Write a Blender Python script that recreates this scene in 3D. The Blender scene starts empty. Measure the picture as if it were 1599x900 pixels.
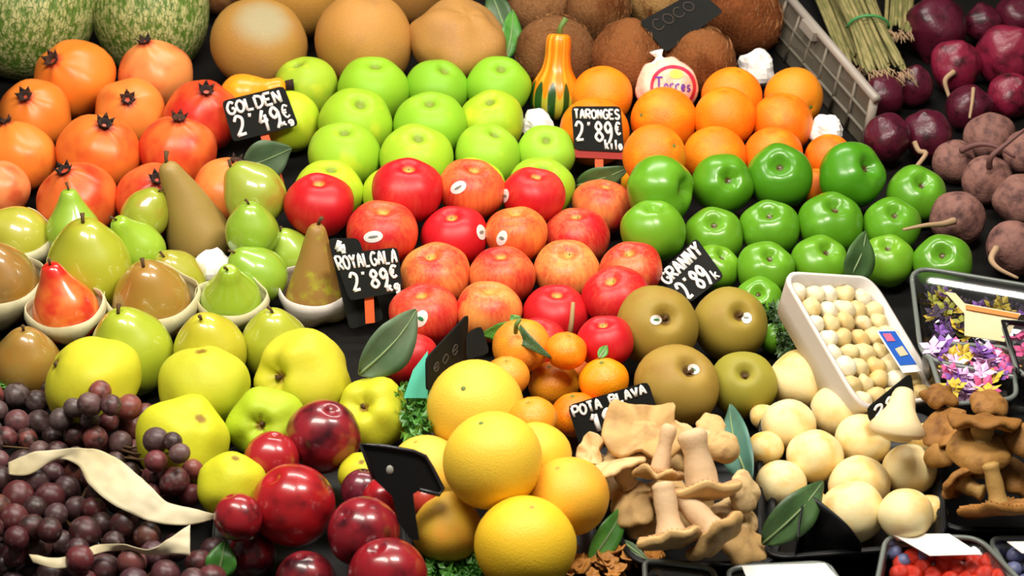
import bpy, math, random
from mathutils import Vector, Matrix, noise
from mathutils.bvhtree import BVHTree

# ------------------------------------------------------------ camera, world, lights, exposure
FPX = 3775.0
ELEV, SLOPE = math.radians(20), math.radians(13)
TGT = Vector((0, 0, 1.0))
FW = Vector((0, math.cos(ELEV), -math.sin(ELEV)))
UP = Vector((0, math.sin(ELEV), math.cos(ELEV)))
RT = Vector((1, 0, 0))
CAM = TGT - FW * 2.97
NRM = Vector((0, -math.sin(SLOPE), math.cos(SLOPE)))
UPS = Vector((0, math.cos(SLOPE), math.sin(SLOPE)))
scene = bpy.context.scene
C = scene.collection
cd = bpy.data.cameras.new('camera'); cam = bpy.data.objects.new('camera', cd); C.objects.link(cam)
cd.sensor_width = 36; cd.lens = FPX * 36 / 1599; cd.clip_start = 0.05
cam.matrix_world = Matrix((( RT.x, UP.x, -FW.x, CAM.x), (RT.y, UP.y, -FW.y, CAM.y), (RT.z, UP.z, -FW.z, CAM.z), (0, 0, 0, 1)))
cd.dof.use_dof = True; cd.dof.focus_distance = 2.85; cd.dof.aperture_fstop = 9
scene.camera = cam
w = bpy.data.worlds.new('market_hall'); scene.world = w; w.use_nodes = True
w.node_tree.nodes['Background'].inputs[0].default_value = (1.0, 0.93, 0.84, 1)
w.node_tree.nodes['Background'].inputs[1].default_value = 0.13
def area(name, loc, target, sx, sy, power, col):
    l = bpy.data.lights.new(name, 'AREA'); l.shape = 'RECTANGLE'; l.size = sx; l.size_y = sy
    l.energy = power; l.color = col
    o = bpy.data.objects.new(name, l); C.objects.link(o); o.location = loc
    o.rotation_euler = (Vector(target) - Vector(loc)).to_track_quat('-Z', 'Y').to_euler()
area('ceiling_lamp', (-0.42, -0.80, 2.20), (-0.1, 0.0, 1.0), 0.85, 0.30, 22, (1.0, 0.93, 0.83))
area('ceiling_lamp', (0.45, -0.72, 2.25), (0.25, 0.0, 1.0), 0.50, 0.20, 21, (1.0, 0.93, 0.83))
area('ceiling_lamp', (0.0, 0.35, 2.35), (0.0, 0.15, 1.1), 1.1, 0.22, 17, (1.0, 0.94, 0.86))
scene.view_settings.view_transform = 'Standard'; scene.view_settings.look = 'None'
scene.view_settings.gamma = 1; scene.view_settings.use_curve_mapping = False
scene.view_settings.exposure = -0.22
random.seed(7)

# ------------------------------------------------------------ projection helpers (real places on the sloping deck)
def ray(px, py): return FW + RT * ((px - 799.5) / FPX) + UP * ((450 - py) / FPX)
def at(px, py, d): return CAM + ray(px, py) * d
def deck(px, py, h=0.0):
    r = ray(px, py); return (TGT + NRM * h - CAM).dot(NRM) / r.dot(NRM)
def P(px, py, h=0.0): return at(px, py, deck(px, py, h))
def vec(ax, ay, az): return (RT * ax + UP * ay - FW * az).normalized()      # image right, image up, towards viewer
def lin(h, f=(1, 1, 1)):   # sRGB hex times a factor -> linear
    h = h.lstrip('#'); c = [min(1, int(h[i:i+2], 16) / 255 * k) for i, k in zip((0, 2, 4), f)]
    return tuple((x / 12.92 if x <= .04045 else ((x + .055) / 1.055) ** 2.4) for x in c)

# ------------------------------------------------------------ materials
def newmat(name):
    m = bpy.data.materials.new(name); m.use_nodes = True; nt = m.node_tree
    return m, nt, nt.nodes['Principled BSDF']
def nd(nt, t, **kw):
    n = nt.nodes.new(t)
    for k, v in kw.items(): setattr(n, k, v)
    return n
def mixrgb(nt, f, a, b, mode='MIX'):
    n = nd(nt, 'ShaderNodeMix', data_type='RGBA', blend_type=mode)
    for i, v in ((0, f), (6, a), (7, b)):
        if isinstance(v, bpy.types.NodeSocket): nt.links.new(v, n.inputs[i])
        elif isinstance(v, (int, float)): n.inputs[i].default_value = v
        else: n.inputs[i].default_value = (*v[:3], 1)
    return n.outputs[2]
def ramp(nt, s, a, b):
    n = nd(nt, 'ShaderNodeMapRange', interpolation_type='SMOOTHSTEP'); nt.links.new(s, n.inputs[0])
    for i, v in ((1, a), (2, b)):
        if isinstance(v, bpy.types.NodeSocket): nt.links.new(v, n.inputs[i])
        else: n.inputs[i].default_value = v
    return n.outputs[0]
def coords(nt, scale=(1, 1, 1)):
    tc = nd(nt, 'ShaderNodeTexCoord'); oi = nd(nt, 'ShaderNodeObjectInfo')
    mp = nd(nt, 'ShaderNodeMapping'); nt.links.new(tc.outputs['Object'], mp.inputs[0])
    mp.inputs['Scale'].default_value = scale
    mul = nd(nt, 'ShaderNodeMath', operation='MULTIPLY'); nt.links.new(oi.outputs['Random'], mul.inputs[0]); mul.inputs[1].default_value = 57
    return tc.outputs['Object'], mp.outputs[0], mul.outputs[0], oi
def noi(nt, vecs, wsock, scale, detail=3, rough=.5):
    n = nd(nt, 'ShaderNodeTexNoise', noise_dimensions='4D'); nt.links.new(vecs, n.inputs['Vector']); nt.links.new(wsock, n.inputs['W'])
    n.inputs['Scale'].default_value = scale; n.inputs['Detail'].default_value = detail; n.inputs['Roughness'].default_value = rough
    return n.outputs[0]
def skin(name, sec, secr=(.45, .75), streak=False, cav=None, dots=None, dotscale=14, dotsize=(.06, .12), rough=.35, bump=.1, bscale=30,
         coat=0, sss=.0, secscale=1.6, top=None, spec=.5, bottom=None):
    """fruit skin: base colour is the object's own colour, alpha shifts how much of the second colour shows"""
    m, nt, b = newmat(name)
    raw, mp, rnd, oi = coords(nt)
    col = oi.outputs['Color']
    if sec:
        if streak:
            tc2 = nd(nt, 'ShaderNodeMapping'); nt.links.new(raw, tc2.inputs[0]); tc2.inputs['Scale'].default_value = (7, 7, .7)
            n1 = noi(nt, raw, rnd, secscale * .6, 1); n2 = noi(nt, tc2.outputs[0], rnd, 1.6, 3)
            add = nd(nt, 'ShaderNodeMath', operation='MULTIPLY_ADD'); nt.links.new(n2, add.inputs[0]); add.inputs[1].default_value = .5
            nt.links.new(n1, add.inputs[2]); src = add.outputs[0]
            off = 0.25
        else:
            src = noi(nt, raw, rnd, secscale, 3); off = 0
        sh = nd(nt, 'ShaderNodeMath', operation='ADD'); nt.links.new(src, sh.inputs[0])
        al = nd(nt, 'ShaderNodeMath', operation='MULTIPLY_ADD'); nt.links.new(oi.outputs['Alpha'], al.inputs[0])
        al.inputs[1].default_value = .6; al.inputs[2].default_value = -.3 - off; nt.links.new(al.outputs[0], sh.inputs[1])
        col = mixrgb(nt, ramp(nt, sh.outputs[0], *secr), col, sec)
    sp = nd(nt, 'ShaderNodeSeparateXYZ'); nt.links.new(raw, sp.inputs[0])
    rad = nd(nt, 'ShaderNodeMath', operation='MULTIPLY'); nt.links.new(sp.outputs[0], rad.inputs[0]); nt.links.new(sp.outputs[0], rad.inputs[1])
    r2 = nd(nt, 'ShaderNodeMath', operation='MULTIPLY_ADD'); nt.links.new(sp.outputs[1], r2.inputs[0]); nt.links.new(sp.outputs[1], r2.inputs[1]); nt.links.new(rad.outputs[0], r2.inputs[2])
    if top:      # colour around the stem
        z = ramp(nt, sp.outputs[2], top[1], top[2]); col = mixrgb(nt, z, col, top[0])
    if bottom:
        z = ramp(nt, sp.outputs[2], bottom[1], bottom[2]); col = mixrgb(nt, z, bottom[0], col)
    if cav:
        f = ramp(nt, r2.outputs[0], cav[1] ** 2, 0.0); col = mixrgb(nt, f, col, cav[0])
    if dots:
        v = nd(nt, 'ShaderNodeTexVoronoi', voronoi_dimensions='4D'); nt.links.new(raw, v.inputs['Vector']); nt.links.new(rnd, v.inputs['W'])
        v.inputs['Scale'].default_value = dotscale
        f = ramp(nt, v.outputs['Distance'], dotsize[1], dotsize[0]); k = nd(nt, 'ShaderNodeMath', operation='MULTIPLY'); nt.links.new(f, k.inputs[0]); k.inputs[1].default_value = .55
        col = mixrgb(nt, k.outputs[0], col, dots)
    nt.links.new(col, b.inputs['Base Color'])
    b.inputs['Roughness'].default_value = rough; b.inputs['Specular IOR Level'].default_value = spec
    b.inputs['Coat Weight'].default_value = coat; b.inputs['Coat Roughness'].default_value = .06
    if sss:
        b.inputs['Subsurface Weight'].default_value = sss; b.inputs['Subsurface Scale'].default_value = .01
    if bump:
        bn = nd(nt, 'ShaderNodeBump'); bn.inputs['Strength'].default_value = bump; bn.inputs['Distance'].default_value = .003
        nt.links.new(noi(nt, raw, rnd, bscale, 4), bn.inputs['Height']); nt.links.new(bn.outputs[0], b.inputs['Normal'])
    return m
def plain(name, c, rough=.5, bump=0, bscale=60, var=0, c2=None, vscale=8, spec=.5, metal=0, mpscale=(1, 1, 1)):
    m, nt, b = newmat(name); c = lin(c)
    raw, mp, rnd, oi = coords(nt, mpscale)
    b.inputs['Base Color'].default_value = (*c, 1)
    if c2: nt.links.new(mixrgb(nt, ramp(nt, noi(nt, mp, rnd, vscale, 4), .38, .65), c, lin(c2)), b.inputs['Base Color'])
    b.inputs['Roughness'].default_value = rough; b.inputs['Specular IOR Level'].default_value = spec; b.inputs['Metallic'].default_value = metal
    if bump:
        bn = nd(nt, 'ShaderNodeBump'); bn.inputs['Strength'].default_value = bump; bn.inputs['Distance'].default_value = .003
        nt.links.new(noi(nt, mp, rnd, bscale, 4), bn.inputs['Height']); nt.links.new(bn.outputs[0], b.inputs['Normal'])
    return m
def clear(name, tint=(.95, .97, .97), fac=.12, blend=.25):
    m = bpy.data.materials.new(name); m.use_nodes = True; nt = m.node_tree; nt.nodes.remove(nt.nodes['Principled BSDF'])
    out = nt.nodes['Material Output']; t = nd(nt, 'ShaderNodeBsdfTransparent'); t.inputs[0].default_value = (*tint, 1)
    g = nd(nt, 'ShaderNodeBsdfGlossy'); g.inputs['Roughness'].default_value = .12
    lw = nd(nt, 'ShaderNodeLayerWeight'); lw.inputs[0].default_value = blend
    ad = nd(nt, 'ShaderNodeMath', operation='ADD', use_clamp=True); nt.links.new(lw.outputs['Fresnel'], ad.inputs[0]); ad.inputs[1].default_value = fac
    mx = nd(nt, 'ShaderNodeMixShader'); nt.links.new(ad.outputs[0], mx.inputs[0]); nt.links.new(t.outputs[0], mx.inputs[1]); nt.links.new(g.outputs[0], mx.inputs[2])
    nt.links.new(mx.outputs[0], out.inputs[0]); return m

M = {}
M['golden'] = skin('golden_apple_skin', lin('#d2d634'), (.5, .85), cav=(lin('#7d8f2c'), .22), dots=lin('#dcec90'), dotscale=12, rough=.48, bump=.05, sss=.05, spec=.3)
M['red'] = skin('red_apple_skin', lin('#c4141e'), (.22, .86), streak=True, cav=(lin('#a8963a'), .20), dots=lin('#f0b070'), dotscale=14, dotsize=(.03, .09), rough=.42, bump=.04, sss=.04, spec=.4)
M['green'] = skin('green_apple_skin', lin('#6fae2c'), (.45, .85), cav=(lin('#4a3a14'), .15), dots=lin('#a6dd6c'), dotscale=12, dotsize=(.03, .08), rough=.3, bump=.04, coat=.12)
M['russet'] = skin('russet_apple_skin', lin('#97702c'), (.45, .8), cav=(lin('#4f3412'), .2), dots=lin('#c9b070'), dotscale=22, dotsize=(.1, .2), rough=.55, bump=.12, bscale=50, spec=.3)
M['pom'] = skin('pomegranate_skin', lin('#c82c1c'), (.42, .78), cav=(lin('#c8482c'), .3), rough=.36, bump=.08, bscale=5, secscale=1.1, spec=.45, dots=lin('#b86a2c'), dotscale=7, dotsize=(.03, .07))
M['canta'] = skin('cantaloupe_skin', lin('#a87a48'), (.4, .8), rough=.6, bump=.25, bscale=40, spec=.3, secscale=2.2, dots=lin('#dcb488'), dotscale=26, dotsize=(.1, .3))
M['orange'] = skin('orange_skin', lin('#fb9a14'), (.4, .8), rough=.42, bump=.35, bscale=26, spec=.4, cav=(lin('#c9791a'), .10), sss=.05)
M['clem'] = skin('clementine_skin', lin('#ffa51c'), (.45, .8), rough=.3, bump=.35, bscale=20, spec=.5, cav=(lin('#7d7a20'), .12), sss=.05)
M['grapefruit'] = skin('grapefruit_skin', lin('#f0a53c'), (.5, .85), rough=.42, bump=.25, bscale=34, spec=.35, secscale=1.0, cav=(lin('#b09030'), .08), dots=lin('#d7a02c'), dotscale=20, dotsize=(.02, .06), sss=.05)
M['quince'] = skin('quince_skin', lin('#d8cf2c'), (.45, .8), rough=.5, bump=.12, bscale=8, spec=.3, cav=(lin('#8a6a1c'), .18), dots=lin('#a89a2a'), dotscale=9, dotsize=(.03, .07), sss=.05)
M['pear'] = skin('green_pear_skin', lin('#a8782a'), (.5, .85), rough=.38, bump=.05, dots=lin('#7d8c2a'), dotscale=16, dotsize=(.04, .1), secscale=1.2, coat=1, bottom=(lin('#8f9a30'), -.9, -.6))
M['brownpear'] = skin('brown_pear_skin', lin('#a9a02c'), (.55, .75), rough=.5, bump=.12, bscale=24, dots=lin('#5d4218'), dotscale=20, dotsize=(.05, .12), secscale=2.0)
M['redpear'] = skin('red_pear_skin', lin('#d8281c'), (.45, .7), rough=.3, bump=.03, coat=1, secscale=1.0)
M['plum'] = skin('plum_skin', lin('#300812'), (.36, .66), rough=.28, bump=.03, coat=.5, dots=lin('#f0a878'), dotscale=8, dotsize=(.05, .13), secscale=1.3)
M['grape'] = skin('grape_skin', lin('#33221f'), (.4, .75), rough=.42, bump=.05, secscale=1.5, spec=.5, dots=lin('#7d6a68'), dotscale=2.2, dotsize=(.1, .6))
M['coconut'] = skin('coconut_husk', lin('#5d3216'), (.35, .7), rough=.9, bump=.9, bscale=14, streak=True, spec=.1)
M['mushball'] = skin('white_mushroom_skin', lin('#e2b65c'), (.42, .85), rough=.45, bump=.1, bscale=7, spec=.3, sss=.08, secscale=1.2)
M['oyster'] = skin('pale_mushroom_skin', lin('#a07c54'), (.42, .85), rough=.6, bump=.2, bscale=8, spec=.2, secscale=2, sss=.05)
M['brownmush'] = skin('brown_mushroom_skin', lin('#6a421c'), (.45, .8), rough=.6, bump=.3, bscale=8, spec=.2, secscale=2)
M['darkbeet'] = skin('dark_beet_skin', lin('#26080e'), (.42, .7), rough=.35, bump=.3, bscale=6, spec=.5, secscale=2)
M['brownbeet'] = skin('earthy_beet_skin', lin('#4d3434'), (.4, .75), rough=.7, bump=.4, bscale=8, spec=.2, secscale=2.4)
M['gourd'] = skin('orange_gourd_skin', lin('#ffb426'), (.5, .8), rough=.3, bump=.1, bscale=5)
M['wrap'] = skin('wrapping_tissue', lin('#ff9c70'), (.4, .8), rough=.6, bump=.6, bscale=6)
# netted melon: dark green with pale raised streaks
m, nt, b = newmat('netted_melon_rind'); raw, mp, rnd, oi = coords(nt, (15, 15, 5))
v = nd(nt, 'ShaderNodeTexVoronoi', feature='DISTANCE_TO_EDGE'); nt.links.new(mp, v.inputs['Vector']); v.inputs['Scale'].default_value = 1.35
n2 = noi(nt, mp, rnd, 1.2, 4); f = ramp(nt, n2, .40, .58)
c1 = mixrgb(nt, f, lin('#5a7a26'), lin('#b9b878')); c2_ = mixrgb(nt, ramp(nt, v.outputs['Distance'], .10, .0), c1, lin('#3c5a18'))
nt.links.new(c2_, b.inputs['Base Color']); b.inputs['Roughness'].default_value = .5
bn = nd(nt, 'ShaderNodeBump'); bn.inputs['Strength'].default_value = .6; bn.inputs['Distance'].default_value = .004
nt.links.new(n2, bn.inputs['Height']); nt.links.new(bn.outputs[0], b.inputs['Normal']); M['melon'] = m
# striped green lower half of the gourd
m, nt, b = newmat('gourd_two_tone'); raw, mp, rnd, oi = coords(nt); sp = nd(nt, 'ShaderNodeSeparateXYZ'); nt.links.new(raw, sp.inputs[0])
at2 = nd(nt, 'ShaderNodeMath', operation='ARCTAN2'); nt.links.new(sp.outputs[0], at2.inputs[0]); nt.links.new(sp.outputs[1], at2.inputs[1])
mu = nd(nt, 'ShaderNodeMath', operation='MULTIPLY'); nt.links.new(at2.outputs[0], mu.inputs[0]); mu.inputs[1].default_value = 10
si = nd(nt, 'ShaderNodeMath', operation='SINE'); nt.links.new(mu.outputs[0], si.inputs[0])
stripes = mixrgb(nt, ramp(nt, si.outputs[0], -.25, .2), lin('#b0a832'), lin('#1f4a16'))
zz = nd(nt, 'ShaderNodeMath', operation='MULTIPLY_ADD'); nt.links.new(si.outputs[0], zz.inputs[0]); zz.inputs[1].default_value = -.35; nt.links.new(sp.outputs[2], zz.inputs[2])
nt.links.new(mixrgb(nt, ramp(nt, zz.outputs[0], .18, .28), stripes, mixrgb(nt, ramp(nt, si.outputs[0], .2, 1), lin('#f5820f'), lin('#ffa930'))), b.inputs['Base Color'])
b.inputs['Roughness'].default_value = .3; M['gourd2'] = m
M['stem'] = plain('woody_stem', '#5a4020', .8, .3)
M['greenstem'] = plain('green_stem', '#5f7a34', .6)
M['calyx'] = plain('dried_calyx', '#20100a', .9, .4, c2='#4a2a18', vscale=3)
M['black'] = plain('black_plastic', '#08080a', .45, .05, spec=.3)
M['board'] = plain('black_slate_board', '#080906', .7, .1, c2='#10120d', vscale=20, spec=.25)
M['chalk'] = plain('white_chalk_paint', '#f3efe8', .8)
M['greychalk'] = plain('faint_chalk_paint', '#3c352e', .8)
M['stick'] = plain('orange_plastic_stick', '#e8602c', .4)
M['deck'] = plain('dark_shelf_board', '#080706', .8, .2, c2='#100d0a', vscale=6, spec=.2)
M['white'] = plain('white_paper', '#f6f2ec', .7, .15, 40)
M['cream'] = plain('cream_paper', '#d8ccaa', .7, .4, 25, c2='#c8b98c', vscale=10)
M['liner'] = plain('cream_foam_liner', '#d2caa2', .6, .3, 60, c2='#bcb386', vscale=14)
M['sticker'] = plain('sticker_white', '#e9e2da', .4)
M['stickerink'] = plain('sticker_ink', '#7d7f78', .5)
M['stickergreen'] = plain('sticker_green', '#1f7a4a', .4)
M['leaf'] = plain('dark_leaf', '#35502c', .45, .3, 18, c2='#4a6a3a', vscale=25)
M['leafgrey'] = plain('grey_green_leaf', '#4f6a4a', .5, .3, 18, c2='#62785a', vscale=25)
M['leafblue'] = plain('blue_green_leaf', '#3f6a5c', .4, .2, 18, c2='#4f7c6c', vscale=25)
M['leafbright'] = plain('fresh_leaf', '#3f7a2c', .4, .3, 18, c2='#5a9a3a', vscale=25)
M['rib'] = plain('leaf_rib', '#7d9460', .5)
M['foam'] = plain('white_foam', '#d8d0c8', .55, .1, 120)
M['film'] = clear('cling_film', (.99, .99, .99), .02, .05)
M['clear'] = clear('clear_plastic', (.93, .95, .95), .12)
M['rim'] = plain('clear_plastic_rim', '#6c726c', .25, spec=.5)
M['crate'] = plain('grey_crate_plastic', '#5e584c', .6, .15, 20, c2='#6a6457', vscale=6)
M['cratebar'] = plain('crate_rib_plastic', '#7a7264', .6)
M['rail'] = plain('pale_crate_rail', '#9a9186', .4)
M['stalk'] = plain('straw_stalk', '#968a58', .7, .2, c2='#6c6c3a', vscale=3, mpscale=(1, 1, 30))
M['band'] = plain('green_elastic', '#3f8a4c', .5)
M['root'] = plain('root_fibre', '#a98a6a', .8)
M['rootdark'] = plain('root_dark', '#6a4440', .7)
M['fibre'] = plain('coconut_fibre', '#a87444', .9, c2='#7a4c28', vscale=30)
M['blue'] = plain('blue_label', '#2860c0', .4)
M['redink'] = plain('red_ink', '#d82c4c', .5)
M['purpleink'] = plain('purple_ink', '#6a3c9c', .5)
M['yellowink'] = plain('yellow_ink', '#f0e060', .5)
M['turq'] = plain('turquoise_plastic', '#62d6b8', .5, .1)
M['berry'] = plain('red_berry', '#b81c14', .25, .4, 300, c2='#e0401c', vscale=40)
M['blueberry'] = plain('blueberry_skin', '#4c5078', .5, c2='#8088b0', vscale=30)
M['petal_pink'] = plain('pink_petal', '#d65a92', .6); M['petal_purple'] = plain('purple_petal', '#7a4aa0', .6)
M['petal_lilac'] = plain('lilac_petal', '#e2bce4', .6); M['petal_yellow'] = plain('yellow_petal', '#d2b436', .6)
M['petal_dark'] = plain('dark_petal', '#2c1838', .6); M['petal_olive'] = plain('olive_bud', '#8a8a2c', .6)
M['chanterelle'] = plain('orange_mushroom_flesh', '#cf8f3a', .6, c2='#7a4418', vscale=60)
M['rope'] = plain('tan_fibre', '#a58a5c', .8)
M['floor'] = plain('grey_floor_tiles', '#6a665f', .5, .1, c2='#5a564f', vscale=3)
M['wall'] = plain('dark_back_wall', '#2a2620', .8, .1)

# ------------------------------------------------------------ mesh helpers
def mesh(name, verts, faces, mat, smooth=True):
    me = bpy.data.meshes.new(name); me.from_pydata([tuple(v) for v in verts], [], faces); me.update()
    if smooth: me.polygons.foreach_set('use_smooth', [True] * len(me.polygons))
    me.materials.append(mat if not isinstance(mat, str) else M[mat]); return me
def obj(name, me, parent=None, loc=None):
    o = bpy.data.objects.new(name, me); C.objects.link(o)
    if parent: o.parent = parent
    if loc is not None: o.location = loc
    return o
def tag(o, label, cat, group=None, kind=None):
    o['label'] = label; o['category'] = cat
    if group: o['group'] = group
    if kind: o['kind'] = kind
    return o
def empty(name, loc): return obj(name, None, None, loc)
def child(name, me, parent, world=True):
    """me given in world coordinates -> stored in the parent's own coordinates"""
    if world: me.transform(parent.matrix_basis.inverted())
    return obj(name, me, parent)
def lathe(prof, seg=28, wob=None):
    """prof: list of (r, z); poles closed when r == 0"""
    vs, fs, rows = [], [], []
    for (r, z) in prof:
        if r < 1e-5: vs.append((0, 0, z)); rows.append([len(vs) - 1]); continue
        row = []
        for s in range(seg):
            a = 2 * math.pi * s / seg; x, y, zz = r * math.cos(a), r * math.sin(a), z
            if wob: x, y, zz = wob(x, y, zz, a)
            vs.append((x, y, zz)); row.append(len(vs) - 1)
        rows.append(row)
    for a, b in zip(rows, rows[1:]):
        if len(a) == 1 and len(b) == 1: continue
        for s in range(seg):
            t = (s + 1) % seg
            if len(a) == 1: fs.append((a[0], b[s], b[t]))
            elif len(b) == 1: fs.append((a[s], b[0], a[t]))
            else: fs.append((a[s], b[s], b[t], a[t]))
    return vs, fs
def tube(pts, rad, seg=6, flat=None):
    pts = [Vector(p) for p in pts]; n = len(pts)
    if not isinstance(rad, (list, tuple)): rad = [rad] * n
    vs, fs = [], []; prev = None
    for i, p in enumerate(pts):
        t = (pts[min(i + 1, n - 1)] - pts[max(i - 1, 0)]).normalized()
        a = flat if flat is not None else (prev if prev is not None else Vector((.3, .5, .8)))
        s = t.cross(a)
        if s.length < 1e-4: s = t.cross(Vector((1, 0, .1)))
        s.normalize(); q = s.cross(t).normalized(); prev = q
        for k in range(seg):
            an = 2 * math.pi * k / seg
            vs.append(p + s * math.cos(an) * rad[i] + q * math.sin(an) * rad[i] * (.35 if flat is not None else 1))
    for i in range(n - 1):
        for k in range(seg):
            l = (k + 1) % seg; fs.append((i * seg + k, i * seg + l, (i + 1) * seg + l, (i + 1) * seg + k))
    fs.append(tuple(range(seg))[::-1]); fs.append(tuple(range((n - 1) * seg, n * seg)))
    return vs, fs
def join(parts):
    vs, fs = [], []
    for v, f in parts:
        o = len(vs); vs += [tuple(x) for x in v]; fs += [tuple(i + o for i in g) for g in f]
    return vs, fs
def prism(q, nrm, th):
    """slab from a polygon of world points"""
    n = len(q); vs = [Vector(p) for p in q] + [Vector(p) + nrm * -th for p in q]
    fs = [tuple(range(n)), tuple(range(2 * n - 1, n - 1, -1))] + [(i, i + n, (i + 1) % n + n, (i + 1) % n) for i in range(n)]
    return vs, fs
def cr(p, t):
    """catmull-rom through list p at t in 0..1"""
    n = len(p) - 1; x = min(max(t, 0), .99999) * n; i = int(x); f = x - i
    a, b, c, d = p[max(i - 1, 0)], p[i], p[i + 1], p[min(i + 2, n)]
    return tuple(.5 * ((2 * b[k]) + (-a[k] + c[k]) * f + (2 * a[k] - 5 * b[k] + 4 * c[k] - d[k]) * f * f + (-a[k] + 3 * b[k] - 3 * c[k] + d[k]) * f ** 3) for k in range(len(b)))
def solid(o, th):
    md = o.modifiers.new('thickness', 'SOLIDIFY'); md.thickness = th; md.offset = 0; return o

# body shapes, unit radius, axis Z, stem end up
def body_mesh(name, mat, h=.9, top=(.3, .3), bot=(.2, .3), taper=.08, lobes=(0, 5), lump=.02, lf=1.2, seg=36, rings=30, seed=0, pinch=0):
    pr = []
    for i in range(rings + 1):
        t = math.pi * i / rings; x = math.sin(t) * (1 + taper * math.cos(t)); z = math.cos(t) * h
        if t < 1.7: z -= top[0] * math.exp(-(x / top[1]) ** 2) - pinch * math.exp(-(x / .12) ** 2)
        if t > 1.45: z += bot[0] * math.exp(-(x / bot[1]) ** 2)
        pr.append((0 if i in (0, rings) else x, z))
    def wob(x, y, z, a):
        k = 1 + lobes[0] * math.cos(lobes[1] * a) * (.35 + .65 * abs(z))
        n = noise.noise(Vector((x * lf + seed * 7.3, y * lf, z * lf))) * lump
        return x * (k + n), y * (k + n), z * (1 + n) + (lobes[0] * math.cos(lobes[1] * a) * .5 * (1 if z > 0 else -1))
    return mesh(name, *lathe(pr, seg, wob), mat)
def prof_mesh(name, mat, pts, seg=32, rings=34, lump=.03, lf=1.0, seed=0, ridge=(0, 8)):
    pr = [cr(pts, i / rings) for i in range(rings + 1)]
    pr = [(max(r, .004), z) for r, z in pr]; pr[0] = (0, pr[0][1]); pr[-1] = (0, pr[-1][1])
    def wob(x, y, z, a):
        n = noise.noise(Vector((x * lf + seed * 7.3, y * lf, z * lf))) * lump + ridge[0] * math.cos(ridge[1] * a)
        bend = .05 * math.sin(z * 1.5 + seed)
        return x * (1 + n) + bend, y * (1 + n), z
    return mesh(name, *lathe(pr, seg, wob), mat)

KIND = {}   # kind -> list of body meshes
KIND['golden_apple'] = [body_mesh('golden_apple', 'golden', .97, (.24, .22), (.2, .3), .10, (.012, 5), .05, seed=s) for s in range(4)]
KIND['red_apple'] = [body_mesh('red_apple', 'red', .90, (.26, .26), (.2, .3), .10, (.015, 5), .05, seed=s) for s in range(4)]
KIND['green_apple'] = [body_mesh('green_apple', 'green', .94, (.40, .27), (.22, .3), .06, (.025, 5), .05, seed=s) for s in range(4)]
KIND['russet_apple'] = [body_mesh('russet_apple', 'russet', .92, (.34, .24), (.22, .3), .04, (.01, 5), .04, seed=s) for s in range(3)]
KIND['pomegranate'] = [body_mesh('pomegranate', 'pom', .93, (-.03, .25), (.05, .3), .0, (.022, 6), .09, seed=s) for s in range(4)]
KIND['cantaloupe_melon'] = [body_mesh('cantaloupe_melon', 'canta', 1.0, (.06, .3), (.05, .3), .0, (.006, 8), .04, seed=s) for s in range(3)]
M['scuff'] = skin('scuffed_melon_skin', lin('#a87a48'), (.4, .8), rough=.6, bump=.25, bscale=40, spec=.3, secscale=2.2, dots=lin('#dcb488'), dotscale=26, dotsize=(.1, .3), top=(lin('#a09a78'), .70, 1.03))
KIND['scuffed_melon'] = [body_mesh('cantaloupe_melon', 'scuff', 1.0, (.06, .3), (.05, .3), .0, (.006, 8), .04, seed=7)]
KIND['lumpy_melon'] = [body_mesh('lumpy_melon', 'canta', .82, (.08, .3), (.05, .3), .0, (.03, 5), .16, 1.6, seed=5)]
KIND['netted_melon'] = [body_mesh('netted_melon', 'melon', 1.25, (.02, .3), (.02, .3), .0, (0, 8), .03, seed=s, seg=48, rings=40) for s in range(2)]
KIND['coconut'] = [body_mesh('coconut', 'coconut', 1.0, (-.06, .3), (-.03, .3), -.03, (.012, 3), .06, seed=s) for s in range(3)]
KIND['orange'] = [body_mesh('orange', 'orange', .97, (.05, .12), (.03, .2), 0, (.0, 5), .03, seed=s) for s in range(3)]
KIND['clementine'] = [body_mesh('clementine', 'clem', .86, (.08, .16), (.06, .2), 0, (.01, 9), .04, seed=s) for s in range(3)]
KIND['grapefruit'] = [body_mesh('grapefruit', 'grapefruit', .97, (.03, .1), (.03, .2), .02, (.0, 5), .04, .9, seed=s) for s in range(4)]
KIND['quince'] = [body_mesh('quince', 'quince', .92, (.36, .30), (.25, .3), .06, (.05, 5), .14, 1.1, seed=s) for s in range(4)]
KIND['smooth_quince'] = [body_mesh('quince', 'quince', .95, (.05, .2), (.12, .3), -.03, (.012, 5), .13, 1.3, seed=s + 9) for s in range(3)]
KIND['plum'] = [body_mesh('plum', 'plum', 1.0, (.14, .16), (.03, .2), .0, (.0, 5), .04, seed=s) for s in range(3)]
KIND['white_mushroom'] = [body_mesh('white_mushroom', 'mushball', .92, (-.0, .2), (.22, .35), .02, (.01, 4), .06, seed=s, seg=28, rings=22) for s in range(4)]
KIND['dark_beet'] = [body_mesh('dark_beet', 'darkbeet', 1.0, (-.1, .25), (-.25, .22), .08, (.015, 5), .14, seed=s) for s in range(3)]
KIND['brown_beet'] = [body_mesh('brown_beet', 'brownbeet', .95, (-.08, .25), (-.2, .2), .05, (.01, 5), .10, seed=s + 4) for s in range(3)]
PEAR = [(0, -.80), (.25, -.90), (.6, -.82), (.9, -.45), (1.0, 0), (.9, .42), (.66, .82), (.46, 1.15), (.34, 1.42), (.22, 1.58), (0, 1.6)]
FAT = [(0, -.85), (.3, -.93), (.68, -.8), (.95, -.4), (1.0, .05), (.86, .5), (.6, .86), (.4, 1.08), (.2, 1.2), (0, 1.2)]
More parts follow.
